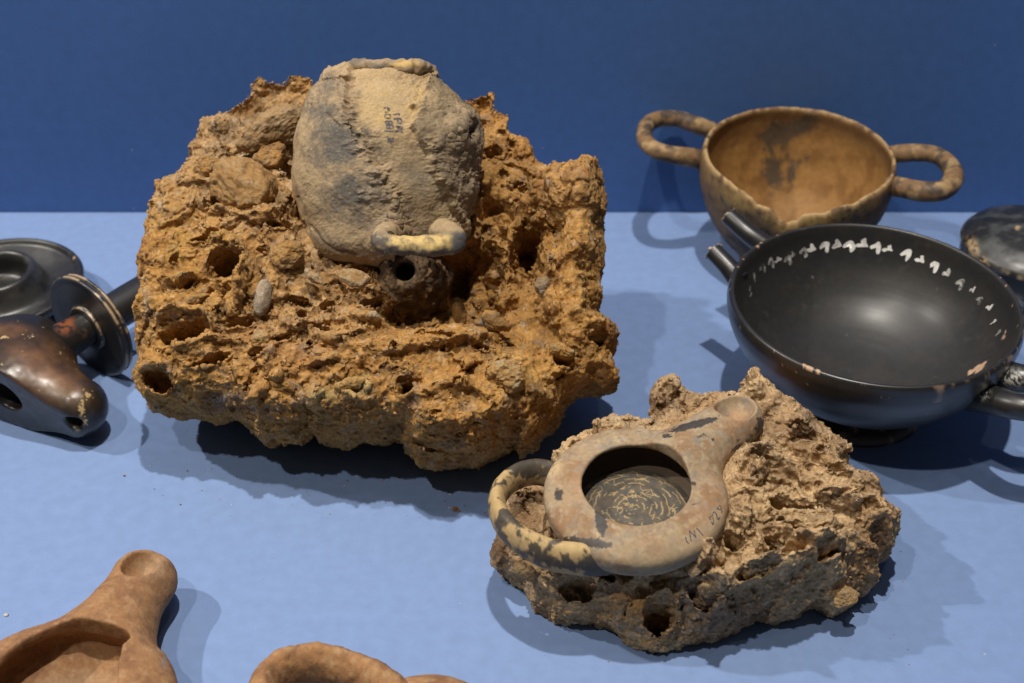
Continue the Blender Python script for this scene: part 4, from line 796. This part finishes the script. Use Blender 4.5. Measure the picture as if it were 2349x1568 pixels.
link('handle', V, F, M_BLACK, bowl_t, C, np.full(len(V), .36))
# white leaves: patches of paint lying on the inside of the bowl
leafA = [(-1,.7),(-.8,.2),(-.35,0),(-.1,.05),(-.15,-.6),(.1,-1),(.5,-.9),(.75,-.2),(1,.5),(.8,.8),(0,.85),(-.6,1)]
leafB = [(-1,.2),(-.9,-.2),(-.3,-.75),(.5,-1),(1,-.7),(.95,.2),(.8,.8),(.3,1),(.1,.5),(.2,0),(-.3,.05),(-.8,.35)]
marks = [(1721,668,12,16,'v',.12,-30),(1730,636,11,14,'v',.12,-25),(1748,617,13,15,'B',.22,-20),(1768,604,10,16,'B',.25,-10),(1783,596,14,8,'A',.5,-28),(1807,597,13,16,'B',.25,-10),(1818,583,8,9,'A',.3,-30),(1842,580,13,15,'B',.42,-8),(1860,569,16,13,'A',.85,-10),(1891,567,16,17,'B',.75,0),(1918,559,17,13,'A',.7,-8),(1947,565,17,18,'B',.92,0),(1977,559,20,15,'A',.97,2),(2009,569,17,18,'B',.97,6),(2037,570,16,11,'A',.92,8),(2078,585,16,20,'B',.95,14),(2112,594,16,13,'A',.85,16),(2142,612,14,19,'B',.85,18),(2172,625,13,13,'A',.6,24),(2202,652,12,18,'B',.25,22),(2232,664,8,11,'A',.45,36),(2245,690,10,14,'B',.16,34),(2271,704,8,13,'A',.75,50),(2279,740,6,12,'v',.65,40),(2290,765,8,13,'v',.2,30)]
Vs = []; Fs = []; Cs = []; k = 0; rs = np.random.RandomState(3)
for x, y, rx, ry, kind, dens, rot in marks:
    sh = {'A': leafA, 'B': leafB, 'v': [(-.8,.9),(-.2,-.1),(-.5,-.8),(.1,-1),(.7,-.9),(.5,-.2),(0,.5),(-.4,1)]}[kind]
    P = np.array(sh)*(1+.12*rs.normal(size=(len(sh), 2)))*0.84; P = spline(np.vstack([P, P[:1]]), 34)[:-1]*np.array((rx, ry))*.86; a = math.radians(rot)
    P = np.stack([P[:, 0]*math.cos(a)-P[:, 1]*math.sin(a)+x, P[:, 0]*math.sin(a)+P[:, 1]*math.cos(a)+y], 1); c0 = P.mean(0)
    pts = np.vstack([c0[None]]+[c0+(P-c0)*f for f in (.5, 1.0)]); hit = []
    for p in pts:
        d = ray(*p); h = bvb.ray_cast(Vector((0, 0, CAMZ)), Vector(d).normalized()); n_ = np.array(h[1]); n_ = n_ if np.dot(n_, d) < 0 else -n_; hit.append(np.array(h[0])+n_*0.012)
    n = 33; Vs.append(np.array(hit)); i = np.arange(n); j = (i+1) % n
    Fs += [np.stack([np.zeros(n, int), 1+i, 1+j], 1)+k, np.stack([1+i, 1+n+i, 1+n+j], 1)+k, np.stack([1+i, 1+n+j, 1+j], 1)+k]
    Cs.append(np.tile((0.88, 0.86, 0.82, dens), (len(hit), 1))); k += len(hit)
Cs = np.vstack(Cs)
link('painted_wreath', np.vstack(Vs), np.vstack(Fs), M_WHITE, bowl_t, Cs[:, :3], Cs[:, 3])

# ------------------------------------------------------------------ 4. brown two-handled cup
CC = at(1830, 345, 7.0); CC[2] = 0
cup_t = thing('two_handled_cup', CC, 'deep brown clay cup with two loop handles and a broken front rim', 'cup')
_t = math.radians(3.5); CF = Frame(CC+np.array((0, 0, .05)), (1, 0, 0), (0, math.cos(_t), math.sin(_t)), (0, -math.sin(_t), math.cos(_t)))
nA, nS = 420, 150
Pr = spline([(0.02,.35),(1.6,.3),(2.0,.02),(2.5,.02),(2.6,.35),(2.45,.7),(3.0,1.1),(3.9,2.0),(4.75,3.4),(5.22,4.9),(5.34,6.0),(5.26,6.8),(5.12,7.02),(4.98,6.85),(5.0,6.0),(4.85,4.9),(4.35,3.4),(3.5,2.0),(2.2,1.1),(1,.9),(.02,.88)], nS)
th = np.linspace(0, 2*math.pi, nA, endpoint=False)
ph = np.degrees(th); dip = np.zeros(nA)
a0 = math.degrees(math.atan2(*(at(1803, 488, 6.2)-CC)[[1, 0]])) % 360
nn = fbm(np.stack([np.cos(th)*6, np.sin(th)*6, th*0], 1), 4)
dl = ph-a0; _rk = np.random.RandomState(21); _kp = np.cumsum(_rk.uniform(1.2, 5.5, 130)); _kv = _rk.uniform(-.06, .06, 130)
dip = np.where(dl < 0, np.interp(dl, [-40, -30, -22, -19, -9, -6, 0], [0, .12, .2, .42, .5, .85, 1.05]), np.interp(dl, [0, 6, 9, 22, 27, 38, 48], [1.05, .8, .55, .45, .25, .2, 0]))+np.interp(ph, _kp, _kv)*(np.abs(dl) < 42)+0.02*nn
rz = Pr[:, 0, None]*np.ones(nA); zz = Pr[:, 1, None]*np.ones(nA)
wgt = sstep(4.2, 7.0, Pr[:, 1])[:, None]; zz = zz-1.25*dip[None, :]*wgt
Lc = np.stack([rz*np.cos(th), rz*np.sin(th), zz], -1).reshape(-1, 3); F = grid_faces(nS, nA, False, True)
W = CF.world(Lc); N = normals(W, F); W = W+N*(0.06*fbm(W*.5+2, 3)+.015*fbm(W*2.5, 3))[:, None]
X, Y, _ = proj(W); c1 = fbm(W*.8+7, 4); c2 = fbm(W*2.2+17, 4); c3 = fbm(W*5+27, 3)
rr = np.hypot(Lc[:, 0], Lc[:, 1]); si = np.repeat(np.arange(nS), nA); it = int(np.argmax(Pr[:, 1])); inn = si > it
C = mixc(np.tile((0.16, 0.088, 0.040), (len(W), 1)), (0.05, 0.036, 0.03), sstep(-.1, .3, c1)); 
och = np.clip(blobs(X, Y, [(1700,440,60,60,0,.9),(1760,480,60,40,20,.9),(1850,510,90,36,-6,1),(1930,480,60,30,-15,.7),(1640,380,30,60,0,.7)]), 0, 1)
C = mixc(C, (0.30, 0.205, 0.075), och*sstep(-.35, .15, c2)); C = mixc(C, (0.05, 0.035, 0.025), sstep(.2, .4, c1*.6+c2*.5)*.7*(~inn))
Ci = mixc(np.tile((0.30, 0.16, 0.05), (len(W), 1)), (0.22, 0.11, 0.034), sstep(-.1, .35, c1)); 
Ci = mixc(Ci, (0.15, 0.085, 0.04), sstep(5.0, 6.6, Lc[:, 2])*.75+0*c1)
stn = np.clip(blobs(X, Y, [(1785,312,44,28,-15,1.1),(1840,288,40,22,-25,1.0),(1775,395,22,50,0,1.0),(1815,400,12,40,0,.7),(1770,420,16,30,0,.5),(1690,330,30,10,-30,.4),(1815,350,20,40,0,.4),(1850,370,16,20,0,.4)]), 0, 1)
Ci = mixc(Ci, (0.06, 0.052, 0.042), sstep(.2, .7, stn+.5*c2+.25*c3)*.85)
C[inn] = Ci[inn]
top = np.exp(-((si-it)/(nS*.012))**2); C = mixc(C, (0.46, 0.31, 0.15), np.clip(top*sstep(-.35, .1, c2+.1*np.cos(np.tile(th, nS)+1.9)), 0, 1)*.9)
C = mixc(C, (0.08, 0.05, 0.035), top*sstep(.1, .3, c1))
link('cup', W, F[:, ::-1], M_CUP, cup_t, C, np.full(len(W), .62))
def loop(pts, rad, seed):
    V, F = tube([at(*p) for p in pts], rad, 160, 36); N = normals(V, F[0]); V = V+N*(0.035*fbm(V*.7+seed, 3)+.012*fbm(V*3.5, 2))[:, None]
    t = fbm(V*.8+seed, 4)+.06; t2 = fbm(V*1.3+seed, 4); C = mixc(np.tile((0.22, 0.13, 0.062), (len(V), 1)), (0.065, 0.05, 0.04), sstep(.0, .3, t)*.9); C = mixc(C, (0.42, 0.29, 0.14), sstep(.0, .3, t2-.2*t)*.7)
    link('handle', V, F, M_CUP, cup_t, C, np.full(len(V), .6))
loop([(1632,299,6.0),(1595,287,6.45),(1556,274,6.7),(1510,274,6.85),(1482,292,6.9),(1480,322,6.85),(1502,344,6.8),(1545,356,6.6),(1588,362,6.3),(1612,368,6.0)], [.5,.5,.47,.46,.46,.46,.47,.49,.52,.56], 3.0)
loop([(2038,356,6.1),(2064,353,6.45),(2105,351,6.7),(2150,358,6.85),(2182,385,6.9),(2185,416,6.85),(2160,438,6.8),(2115,440,6.6),(2065,430,6.3),(2044,428,6.0)], [.5,.5,.48,.49,.51,.54,.54,.54,.54,.56], 13.0)

# ------------------------------------------------------------------ 5. dark vessel at the right edge
RC = at(2372, 556, 3.3); RC[2] = 0
rv = thing('dark_lidded_vessel', RC, 'dark grey low round vessel with chipped edge, cut by the right picture edge', 'vessel')
RF = Frame(RC, (1, 0, 0), (0, 1, 0), (0, 0, 1))
Lr, F = lathe([(.02,.02),(2.4,.02),(2.6,.3),(3.2,.8),(3.65,1.7),(3.75,3.0)], RF, 300, 60)
W = RF.world(Lr); C = black_col(W, 44.0); X, Y, _ = proj(W); C = mixc(C, (0.45, 0.4, 0.3), blobs(X, Y, [(2333,695,18,12,20,1),(2213,575,6,10,0,.7),(2230,592,5,5,0,.6)])*sstep(-.2, .1, fbm(W*3, 2)))
link('body', W, F[:, ::-1], M_BLACK, rv, C, np.full(len(W), .4))
Lr, F = lathe([(3.62,2.98),(3.82,3.02),(3.84,3.2),(3.7,3.45),(3.3,3.75),(2.5,4.1),(1.4,4.28),(.02,4.32)], RF, 300, 80)
W = RF.world(Lr); W = W+normals(W, F)*(.04*fbm(W*.7, 3))[:, None]; C = black_col(W, 54.0); X, Y, _ = proj(W)
C = mixc(C, (0.085, 0.09, 0.085), sstep(-.2, .3, fbm(W*.9+4, 3))*.85)
C = mixc(C, (0.46, 0.32, 0.17), np.clip(blobs(X, Y, [(2232,565,9,16,-25,1),(2252,600,9,8,0,1),(2335,523,5,4,0,1),(2340,640,5,4,0,.8)])*2, 0, 1)*sstep(-.3, .1, fbm(W*4, 2)))
edge = np.exp(-((Lr[:, 2]-3.2)/.14)**2)*sstep(.05, .2, fbm(W*2.5+8, 3)); C = mixc(C, (0.25, 0.18, 0.11), edge*.8)
link('lid', W, F[:, ::-1], M_BLACK, rv, C, np.full(len(W), .47))

# ------------------------------------------------------------------ 6. black dish at the left edge
DC = at(-6, 652, 1.9); DC[2] = 0
dish = thing('black_dish', DC, 'round black dish with raised ringed centre, cut by the left picture edge', 'dish')
DF = Frame(DC, (1, 0, 0), (0, 1, 0), (0, 0, 1))
Ld, F = lathe([(.02,.02),(2.6,.02),(2.8,.35),(3.5,.9),(4.35,1.55),(4.52,1.85),(4.45,2.08),(4.25,2.1),(4.1,1.9),(3.95,1.82),(3.2,1.55),(2.9,1.5),(2.6,1.7),(2.35,2.3),(2.1,2.75),(1.85,2.8),(1.65,2.5),(1.5,1.5),(.02,1.3)], DF, 360, 160)
W = DF.world(Ld); C = black_col(W, 64.0); X, Y, _ = proj(W); C = mixc(C, (0.05, 0.05, 0.046), sstep(-.1, .3, fbm(W*.8, 3))*.7)
C = mixc(C, CLAY, wear(W, [(118,737,.28),(106,744,.2),(165,588,.1)], 6)); link('dish', W, F[:, ::-1], M_BLACK, dish, C, np.full(len(W), .40))

# ------------------------------------------------------------------ 7. stemmed vessel lying on its side
SC = at(207, 748, 2.75)
sv_t = thing('stemmed_vessel', (SC[0], SC[1], 0), 'black stemmed vessel lying on its side with a wide round flange', 'vessel')
e2 = at(345, 610, 1.5); e1 = at(88, 838, 2.5)
axd = np.array((0.58, 0.81, 0.0)); axd /= np.linalg.norm(axd)
sx = np.cross(axd, (0, 0, 1.0)); sx /= np.linalg.norm(sx); sy = np.cross(axd, sx); SF2 = Frame(SC, sx, sy, axd)
def part(name, prof, seed, rough=.38, spots=(), edge=None):
    Lp, F = lathe(prof, SF2, 240, 110); W = SF2.world(Lp); W[:, 2] = np.maximum(W[:, 2], .02); C = black_col(W, seed)
    X, Y, _ = proj(W); rr = np.hypot(Lp[:, 0], Lp[:, 1])
    if edge: 
        t = np.zeros(len(W))
        for e_r, e_z, e_w in edge: t = np.maximum(t, np.exp(-(((rr-e_r)/e_w)**2+((Lp[:, 2]-e_z)/e_w)**2)))
        C = mixc(C, (0.42, 0.30, 0.18), np.clip(t*1.2*sstep(-.1, .25, fbm(W*np.array((.9, .9, .9))+seed, 3)+.5*fbm(W*5+seed, 2)), 0, 1))
    for x, y, r, c in spots: C = mixc(C, c, sstep(1.3, .3, np.hypot(X-x, Y-y)/r)*sstep(-.4, .1, fbm(W*3, 2)))
    link(name, W, F[:, ::-1], M_BLACK, sv_t, C, np.full(len(W), rough))
part('flange', [(.9,-.35),(1.15,-.32),(1.2,-.18),(1.35,-.12),(2.3,-.12),(2.72,-.2),(2.82,-.1),(2.78,.06),(2.68,.1),(2.8,.2),(2.7,.34),(2.3,.36),(1.2,.45),(.9,.6)], 71, edge=[(2.82,-.1,.07),(2.8,.2,.07),(1.2,-.25,.07)])
part('neck', [(.85,.0),(.86,-.6),(.92,-1.3),(1.08,-2.1),(1.35,-2.9),(1.3,-3.4),(.02,-3.5)], 74, .33, [(150,745,26,(0.22,0.07,0.025)),(190,765,12,(0.12,0.06,0.03)),(193,690,6,(0.5,0.45,0.38))])
part('stem', [(.95,.3),(.96,1.2),(.99,3.),(1.0,5.5),(1.0,8.),(.02,8.1)], 77, .42)

# ------------------------------------------------------------------ 8. brown lamp at the left edge
bl_c = at(78, 868, 2.6)
bl = thing('brown_lamp', (bl_c[0], bl_c[1], 0), 'glossy brown and black closed lamp lying tilted with a small nozzle hole', 'lamp')
PB = {n: at(*v) for n, v in dict(c=(28, 862, 2.2), tip=(176, 934, 1.8), fill=(14, 905, 3.2)).items()}
nrm = np.array((-0.40, -0.89, -0.18)); nrm /= np.linalg.norm(nrm)          # the flattened face with the two holes
ridge_p = at(118, 914, 3.3)
def bl_sdf(x, y, z):
    c = PB['c']; t_ = PB['tip']
    el = (np.sqrt(((x-c[0])/2.95)**2+((y-c[1])/3.9)**2+((z-c[2])/2.45)**2)-1)*2.4
    a = c+(t_-c)*.25; d = t_-a; l2 = np.dot(d, d)
    t = np.clip(((x-a[0])*d[0]+(y-a[1])*d[1]+(z-a[2])*d[2])/l2, 0, 1)
    cap = np.sqrt((x-a[0]-t*d[0])**2+(y-a[1]-t*d[1])**2+(z-a[2]-t*d[2])**2)-(2.0+(1.45-2.0)*t)
    f = smin(el, cap, .8)
    pl = (x-ridge_p[0])*nrm[0]+(y-ridge_p[1])*nrm[1]+(z-ridge_p[2])*nrm[2]
    f = smax(f, pl-.05, .1)
    f = smax(f, 0.02-z, .1)
    def hole(p, r, dep):
        w_ = (x-p[0])*nrm[0]+(y-p[1])*nrm[1]+(z-p[2])*nrm[2]; q2_ = (x-p[0])**2+(y-p[1])**2+(z-p[2])**2-w_*w_
        return (np.sqrt(np.maximum(q2_, 0)/r**2+(w_/dep)**2)-1)*r
    return smax(smax(f, -hole(HF, .95, 1.7), .15), -hole(HN, .42, .9), .1)
def on_plane(X, Y):
    d = ray(X, Y); c = np.array((0, 0, CAMZ)); t = np.dot(ridge_p-c, nrm)/np.dot(d, nrm); return c+d*t
HF = on_plane(10, 908); HN = on_plane(168, 972)
lo = PB['c']-np.array((3.6, 3.4, 3.4)); hi = np.maximum(PB['c'], PB['tip'])+np.array((1.6, 3.3, 2.9)); lo[1] = min(lo[1], PB['tip'][1]-1.6); lo[2] = -.2
lo[1] -= 1.5; hi[1] += 2; V, F = surface_nets(bl_sdf, lo, hi, .06); V = relax(V, F, 5, .5); N = normals(V, F)
V = V+N*(.03*fbm(V*.8, 3))[:, None]; X, Y, _ = proj(V); c1 = fbm(V*.7+4, 3); c2 = fbm(V*3+9, 3); c3 = fbm(V*8+9, 2)
C = black_col(V, 81.0); C = mixc(C, (0.20, 0.095, 0.042), np.clip(blobs(X, Y, [(100,850,80,56,30,1.1),(150,890,50,30,30,.9),(20,760,50,16,0,.9),(180,850,20,30,0,.6)])*(.75+.9*c1), 0, .95))
C = mixc(C, (0.12, 0.085, 0.045), blobs(X, Y, [(150,905,40,18,25,.6)])); C = mixc(C, (0.5, 0.36, 0.17), sstep(.35, .5, c2*.5+c3*.6+.75*blobs(X, Y, [(188,935,9,22,0,1),(205,905,14,12,0,.7),(60,770,30,10,0,.5),(195,968,8,16,0,.8),(10,775,14,4,0,.9),(3,835,4,5,0,1),(150,820,30,10,30,.45)])-.12))
C = mixc(C, (0.25, 0.22, 0.15), blobs(X, Y, [(172,985,12,8,0,.8)])*sstep(-.2, .1, c2))
link('body', V, F, M_BROWN, bl, C, .33+.1*c2)

# ------------------------------------------------------------------ 9. terracotta lamp, lower left corner
TC = at(112, 1592, 3.0)
tl = thing('terracotta_lamp', (TC[0], TC[1], 0), 'orange terracotta lamp with a wide broken opening and round open nozzle', 'lamp')
tv = at(336, 1306, 2.0)-np.array((TC[0], TC[1], 2.0)); tlen = np.hypot(tv[0], tv[1]); exx = np.array((tv[0], tv[1], 0))/tlen
TF = Frame((TC[0], TC[1], 1.7), exx, np.cross((0, 0, 1.0), exx), (0, 0, 1.0))
cut_poly = np.array([TF.hit(a_, b_, 1.35) for a_, b_ in [(-60,1560),(0,1508),(45,1468),(88,1443),(130,1424),(176,1417),(220,1429),(250,1433),(292,1441),(296,1453),(279,1476),(271,1520),(270,1580),(262,1700),(-60,1700)]])
def cut_sdf(x, y):
    X2, Y2 = np.broadcast_arrays(x[:, :, 0], y[:, :, 0]); return poly_sdf(X2, Y2, cut_poly)[:, :, None]
def t_sdf(x, y, z):
    r = np.sqrt(x*x+y*y); R = 4.35; hz = 1.62
    body = (((r/R))**2.3+(np.abs(z/hz))**2.3)**(1/2.3); body = (body-1)*hz
    a = np.array((2.2, 0, -.1)); b = np.array((tlen-.4, 0, -.05)); d = b-a
    t = np.clip(((x-a[0])*d[0]+(y-a[1])*d[1]+(z-a[2])*d[2])/np.dot(d, d), 0, 1)
    q = np.sqrt((x-a[0]-t*d[0])**2+(y-a[1]-t*d[1])**2+((z-a[2]-t*d[2])*1.05)**2)-(1.62-.36*t)
    q = smin(q, np.sqrt((x-b[0])**2+(y-b[1])**2+((z-b[2])*1.1)**2)-1.3, .3)
    f = smin(body, q, .9)
    inner = ((r/3.75)**2.2+(np.abs(z)/1.3)**2.2)**(1/2.2); inner = (inner-1)*1.3
    cav = smin(inner, np.maximum(r-2.4, -z), .15)
    cav = np.minimum(cav, np.maximum(-cut_sdf(x, y), -z))
    f = smax(f, -cav, .1)
    hl = (np.sqrt(((x-tlen+.3)/.85)**2+(y/.72)**2+((z-1.05)/.95)**2)-1)*.72
    nt_ = (np.sqrt(((x-tlen-.6)/.6)**2+((y+.45)/.5)**2+((z-1.0)/.5)**2)-1)*.5
    return smax(smax(f, -hl, .1), -nt_, .12)
V, F = surface_nets(t_sdf, (-4.9, -4.9, -1.8), (tlen+1.7, 4.9, 1.9), .06); V = relax(V, F, 4, .5); W = TF.world(V); N = normals(W, F)
W = W+N*(.07*fbm(W*.6+3, 3)+.02*fbm(W*2.8, 3))[:, None]; X, Y, _ = proj(W); c1 = fbm(W*.8+9, 4); c2 = fbm(W*2.4+3, 4)
C = mixc(np.tile((0.335, 0.18, 0.085), (len(W), 1)), (0.255, 0.13, 0.066), sstep(-.1, .35, c1)); C = mixc(C, (0.40, 0.255, 0.14), sstep(.0, .35, c2)*.55); C = mixc(C, (0.16, 0.085, 0.05), sstep(.34, .5, fbm(W*5+90, 3))*.5); C = mixc(C, (0.22, 0.115, 0.065), sstep(.1, .4, fbm(W*1.7+40, 4))*.5)
C = mixc(C, (0.36, 0.245, 0.15), blobs(X, Y, [(345,1300,34,26,0,.8)])); rl = np.hypot(V[:, 0], V[:, 1]); C = mixc(C, (0.36, 0.235, 0.14), sstep(3.2, 2.4, rl)*sstep(.2, -.4, V[:, 2])*.7)
C = mixc(C, (0.2, 0.19, 0.2), blobs(X, Y, [(376,1520,6,12,0,.7)]))
link('body', W, F, M_TERRA, tl, C, np.full(len(W), .85))

# ------------------------------------------------------------------ 10. terracotta vessel with loop handle, bottom edge
HC = at(975, 1712, 2.0)
hv = thing('terracotta_vessel', (HC[0], HC[1], 0), 'rough terracotta vessel with a thick curved loop handle, cut by the bottom edge', 'vessel')
HF_ = Frame((HC[0], HC[1], 1.6), (1, 0, 0), (0, 1, 0), (0, 0, 1.0))
def h_sdf(x, y, z):
    r = np.sqrt(x*x+y*y); b = ((r/3.15)**2.3+(np.abs(z)/1.55)**2.3)**(1/2.3); b = (b-1)*1.5
    i = ((r/2.6)**2.2+(np.abs(z)/1.2)**2.2)**(1/2.2); i = (i-1)*1.2
    return smax(b, -smin(i, np.maximum(r-1.7, -z), .15), .1)
V, F = surface_nets(h_sdf, (-3.5, -3.5, -1.9), (3.5, 3.5, 1.9), .07); V = relax(V, F, 4, .5); W = HF_.world(V); N = normals(W, F); W = W+N*(.06*fbm(W*.8+3, 3)+.03*fbm(W*2.8, 3))[:, None]
def terra(W):
    c1 = fbm(W*.9+19, 4); c2 = fbm(W*2.4+33, 4); C = mixc(np.tile((0.355, 0.19, 0.088), (len(W), 1)), (0.25, 0.128, 0.065), sstep(-.1, .35, c1)); C = mixc(C, (0.42, 0.28, 0.15), sstep(.0, .35, c2)*.6); C = mixc(C, (0.15, 0.085, 0.05), sstep(.3, .5, fbm(W*4+90, 3))*.5); return C
link('body', W, F, M_TERRA, hv, terra(W), np.full(len(W), .88))
V, F = tube([at(930,1640,1.9), at(890,1585,2.3), at(835,1556,2.2), at(775,1534,2.2), at(712,1526,2.25), at(650,1540,2.25), at(612,1576,2.2), at(600,1630,2.5), at(640,1700,2.3), at(760,1745,2.0), at(850,1760,1.8)], [(.7,.95),(.62,1.0),(.56,1.05),(.54,1.08),(.54,1.08),(.54,1.05),(.54,1.0),(.55,.9),(.6,.8),(.6,.7),(.6,.7)], 260, 48)
N = normals(V, F[0]); V = V+N*(.08*fbm(V*1.3+3, 3)+.05*fbm(V*4, 3))[:, None]
link('handle', V, F, M_TERRA, hv, terra(V), np.full(len(V), .88))

# ------------------------------------------------------------------ crumbs fallen on the table
rs = np.random.RandomState(12); iv, if_ = icosa(); Vs = []; Fs = []; Cs = []
spots = [(1045,1168,.16),(1052,1172,.09),(1030,1165,.06),(285,1092,.07),(14,1411,.1),(1020,1150,.05),(1065,1160,.05),(1112,1176,.05),(1330,1418,.05),(2010,1330,.03),(1820,1190,.03),(640,1228,.03),(1640,1500,.03)]
spots += [(rs.uniform(340, 1400), rs.uniform(1030, 1190), .015+.04*rs.rand()**2) for _ in range(130)]+[(rs.uniform(1100, 2150), rs.uniform(1250, 1540), .012+.025*rs.rand()) for _ in range(50)]+[(rs.uniform(0, 2349), rs.uniform(500, 1560), .01+.015*rs.rand()) for _ in range(80)]
for k, (x, y, s) in enumerate(spots):
    p = iv*(.7+.6*rs.rand(12, 1))*s*np.array((1, .8, .5)); Vs.append(p+at(x, y, s*.4)); Fs.append(if_+12*k); Cs.append(np.tile(np.array((0.30, 0.15, 0.06))*(.6+.7*rs.rand()) if rs.rand() < .75 else (0.6, 0.58, 0.52), (12, 1)))
o = link('crumbs', np.vstack(Vs), np.vstack(Fs), M_ROCK, None, np.vstack(Cs), smooth=False); o['kind'] = 'stuff'
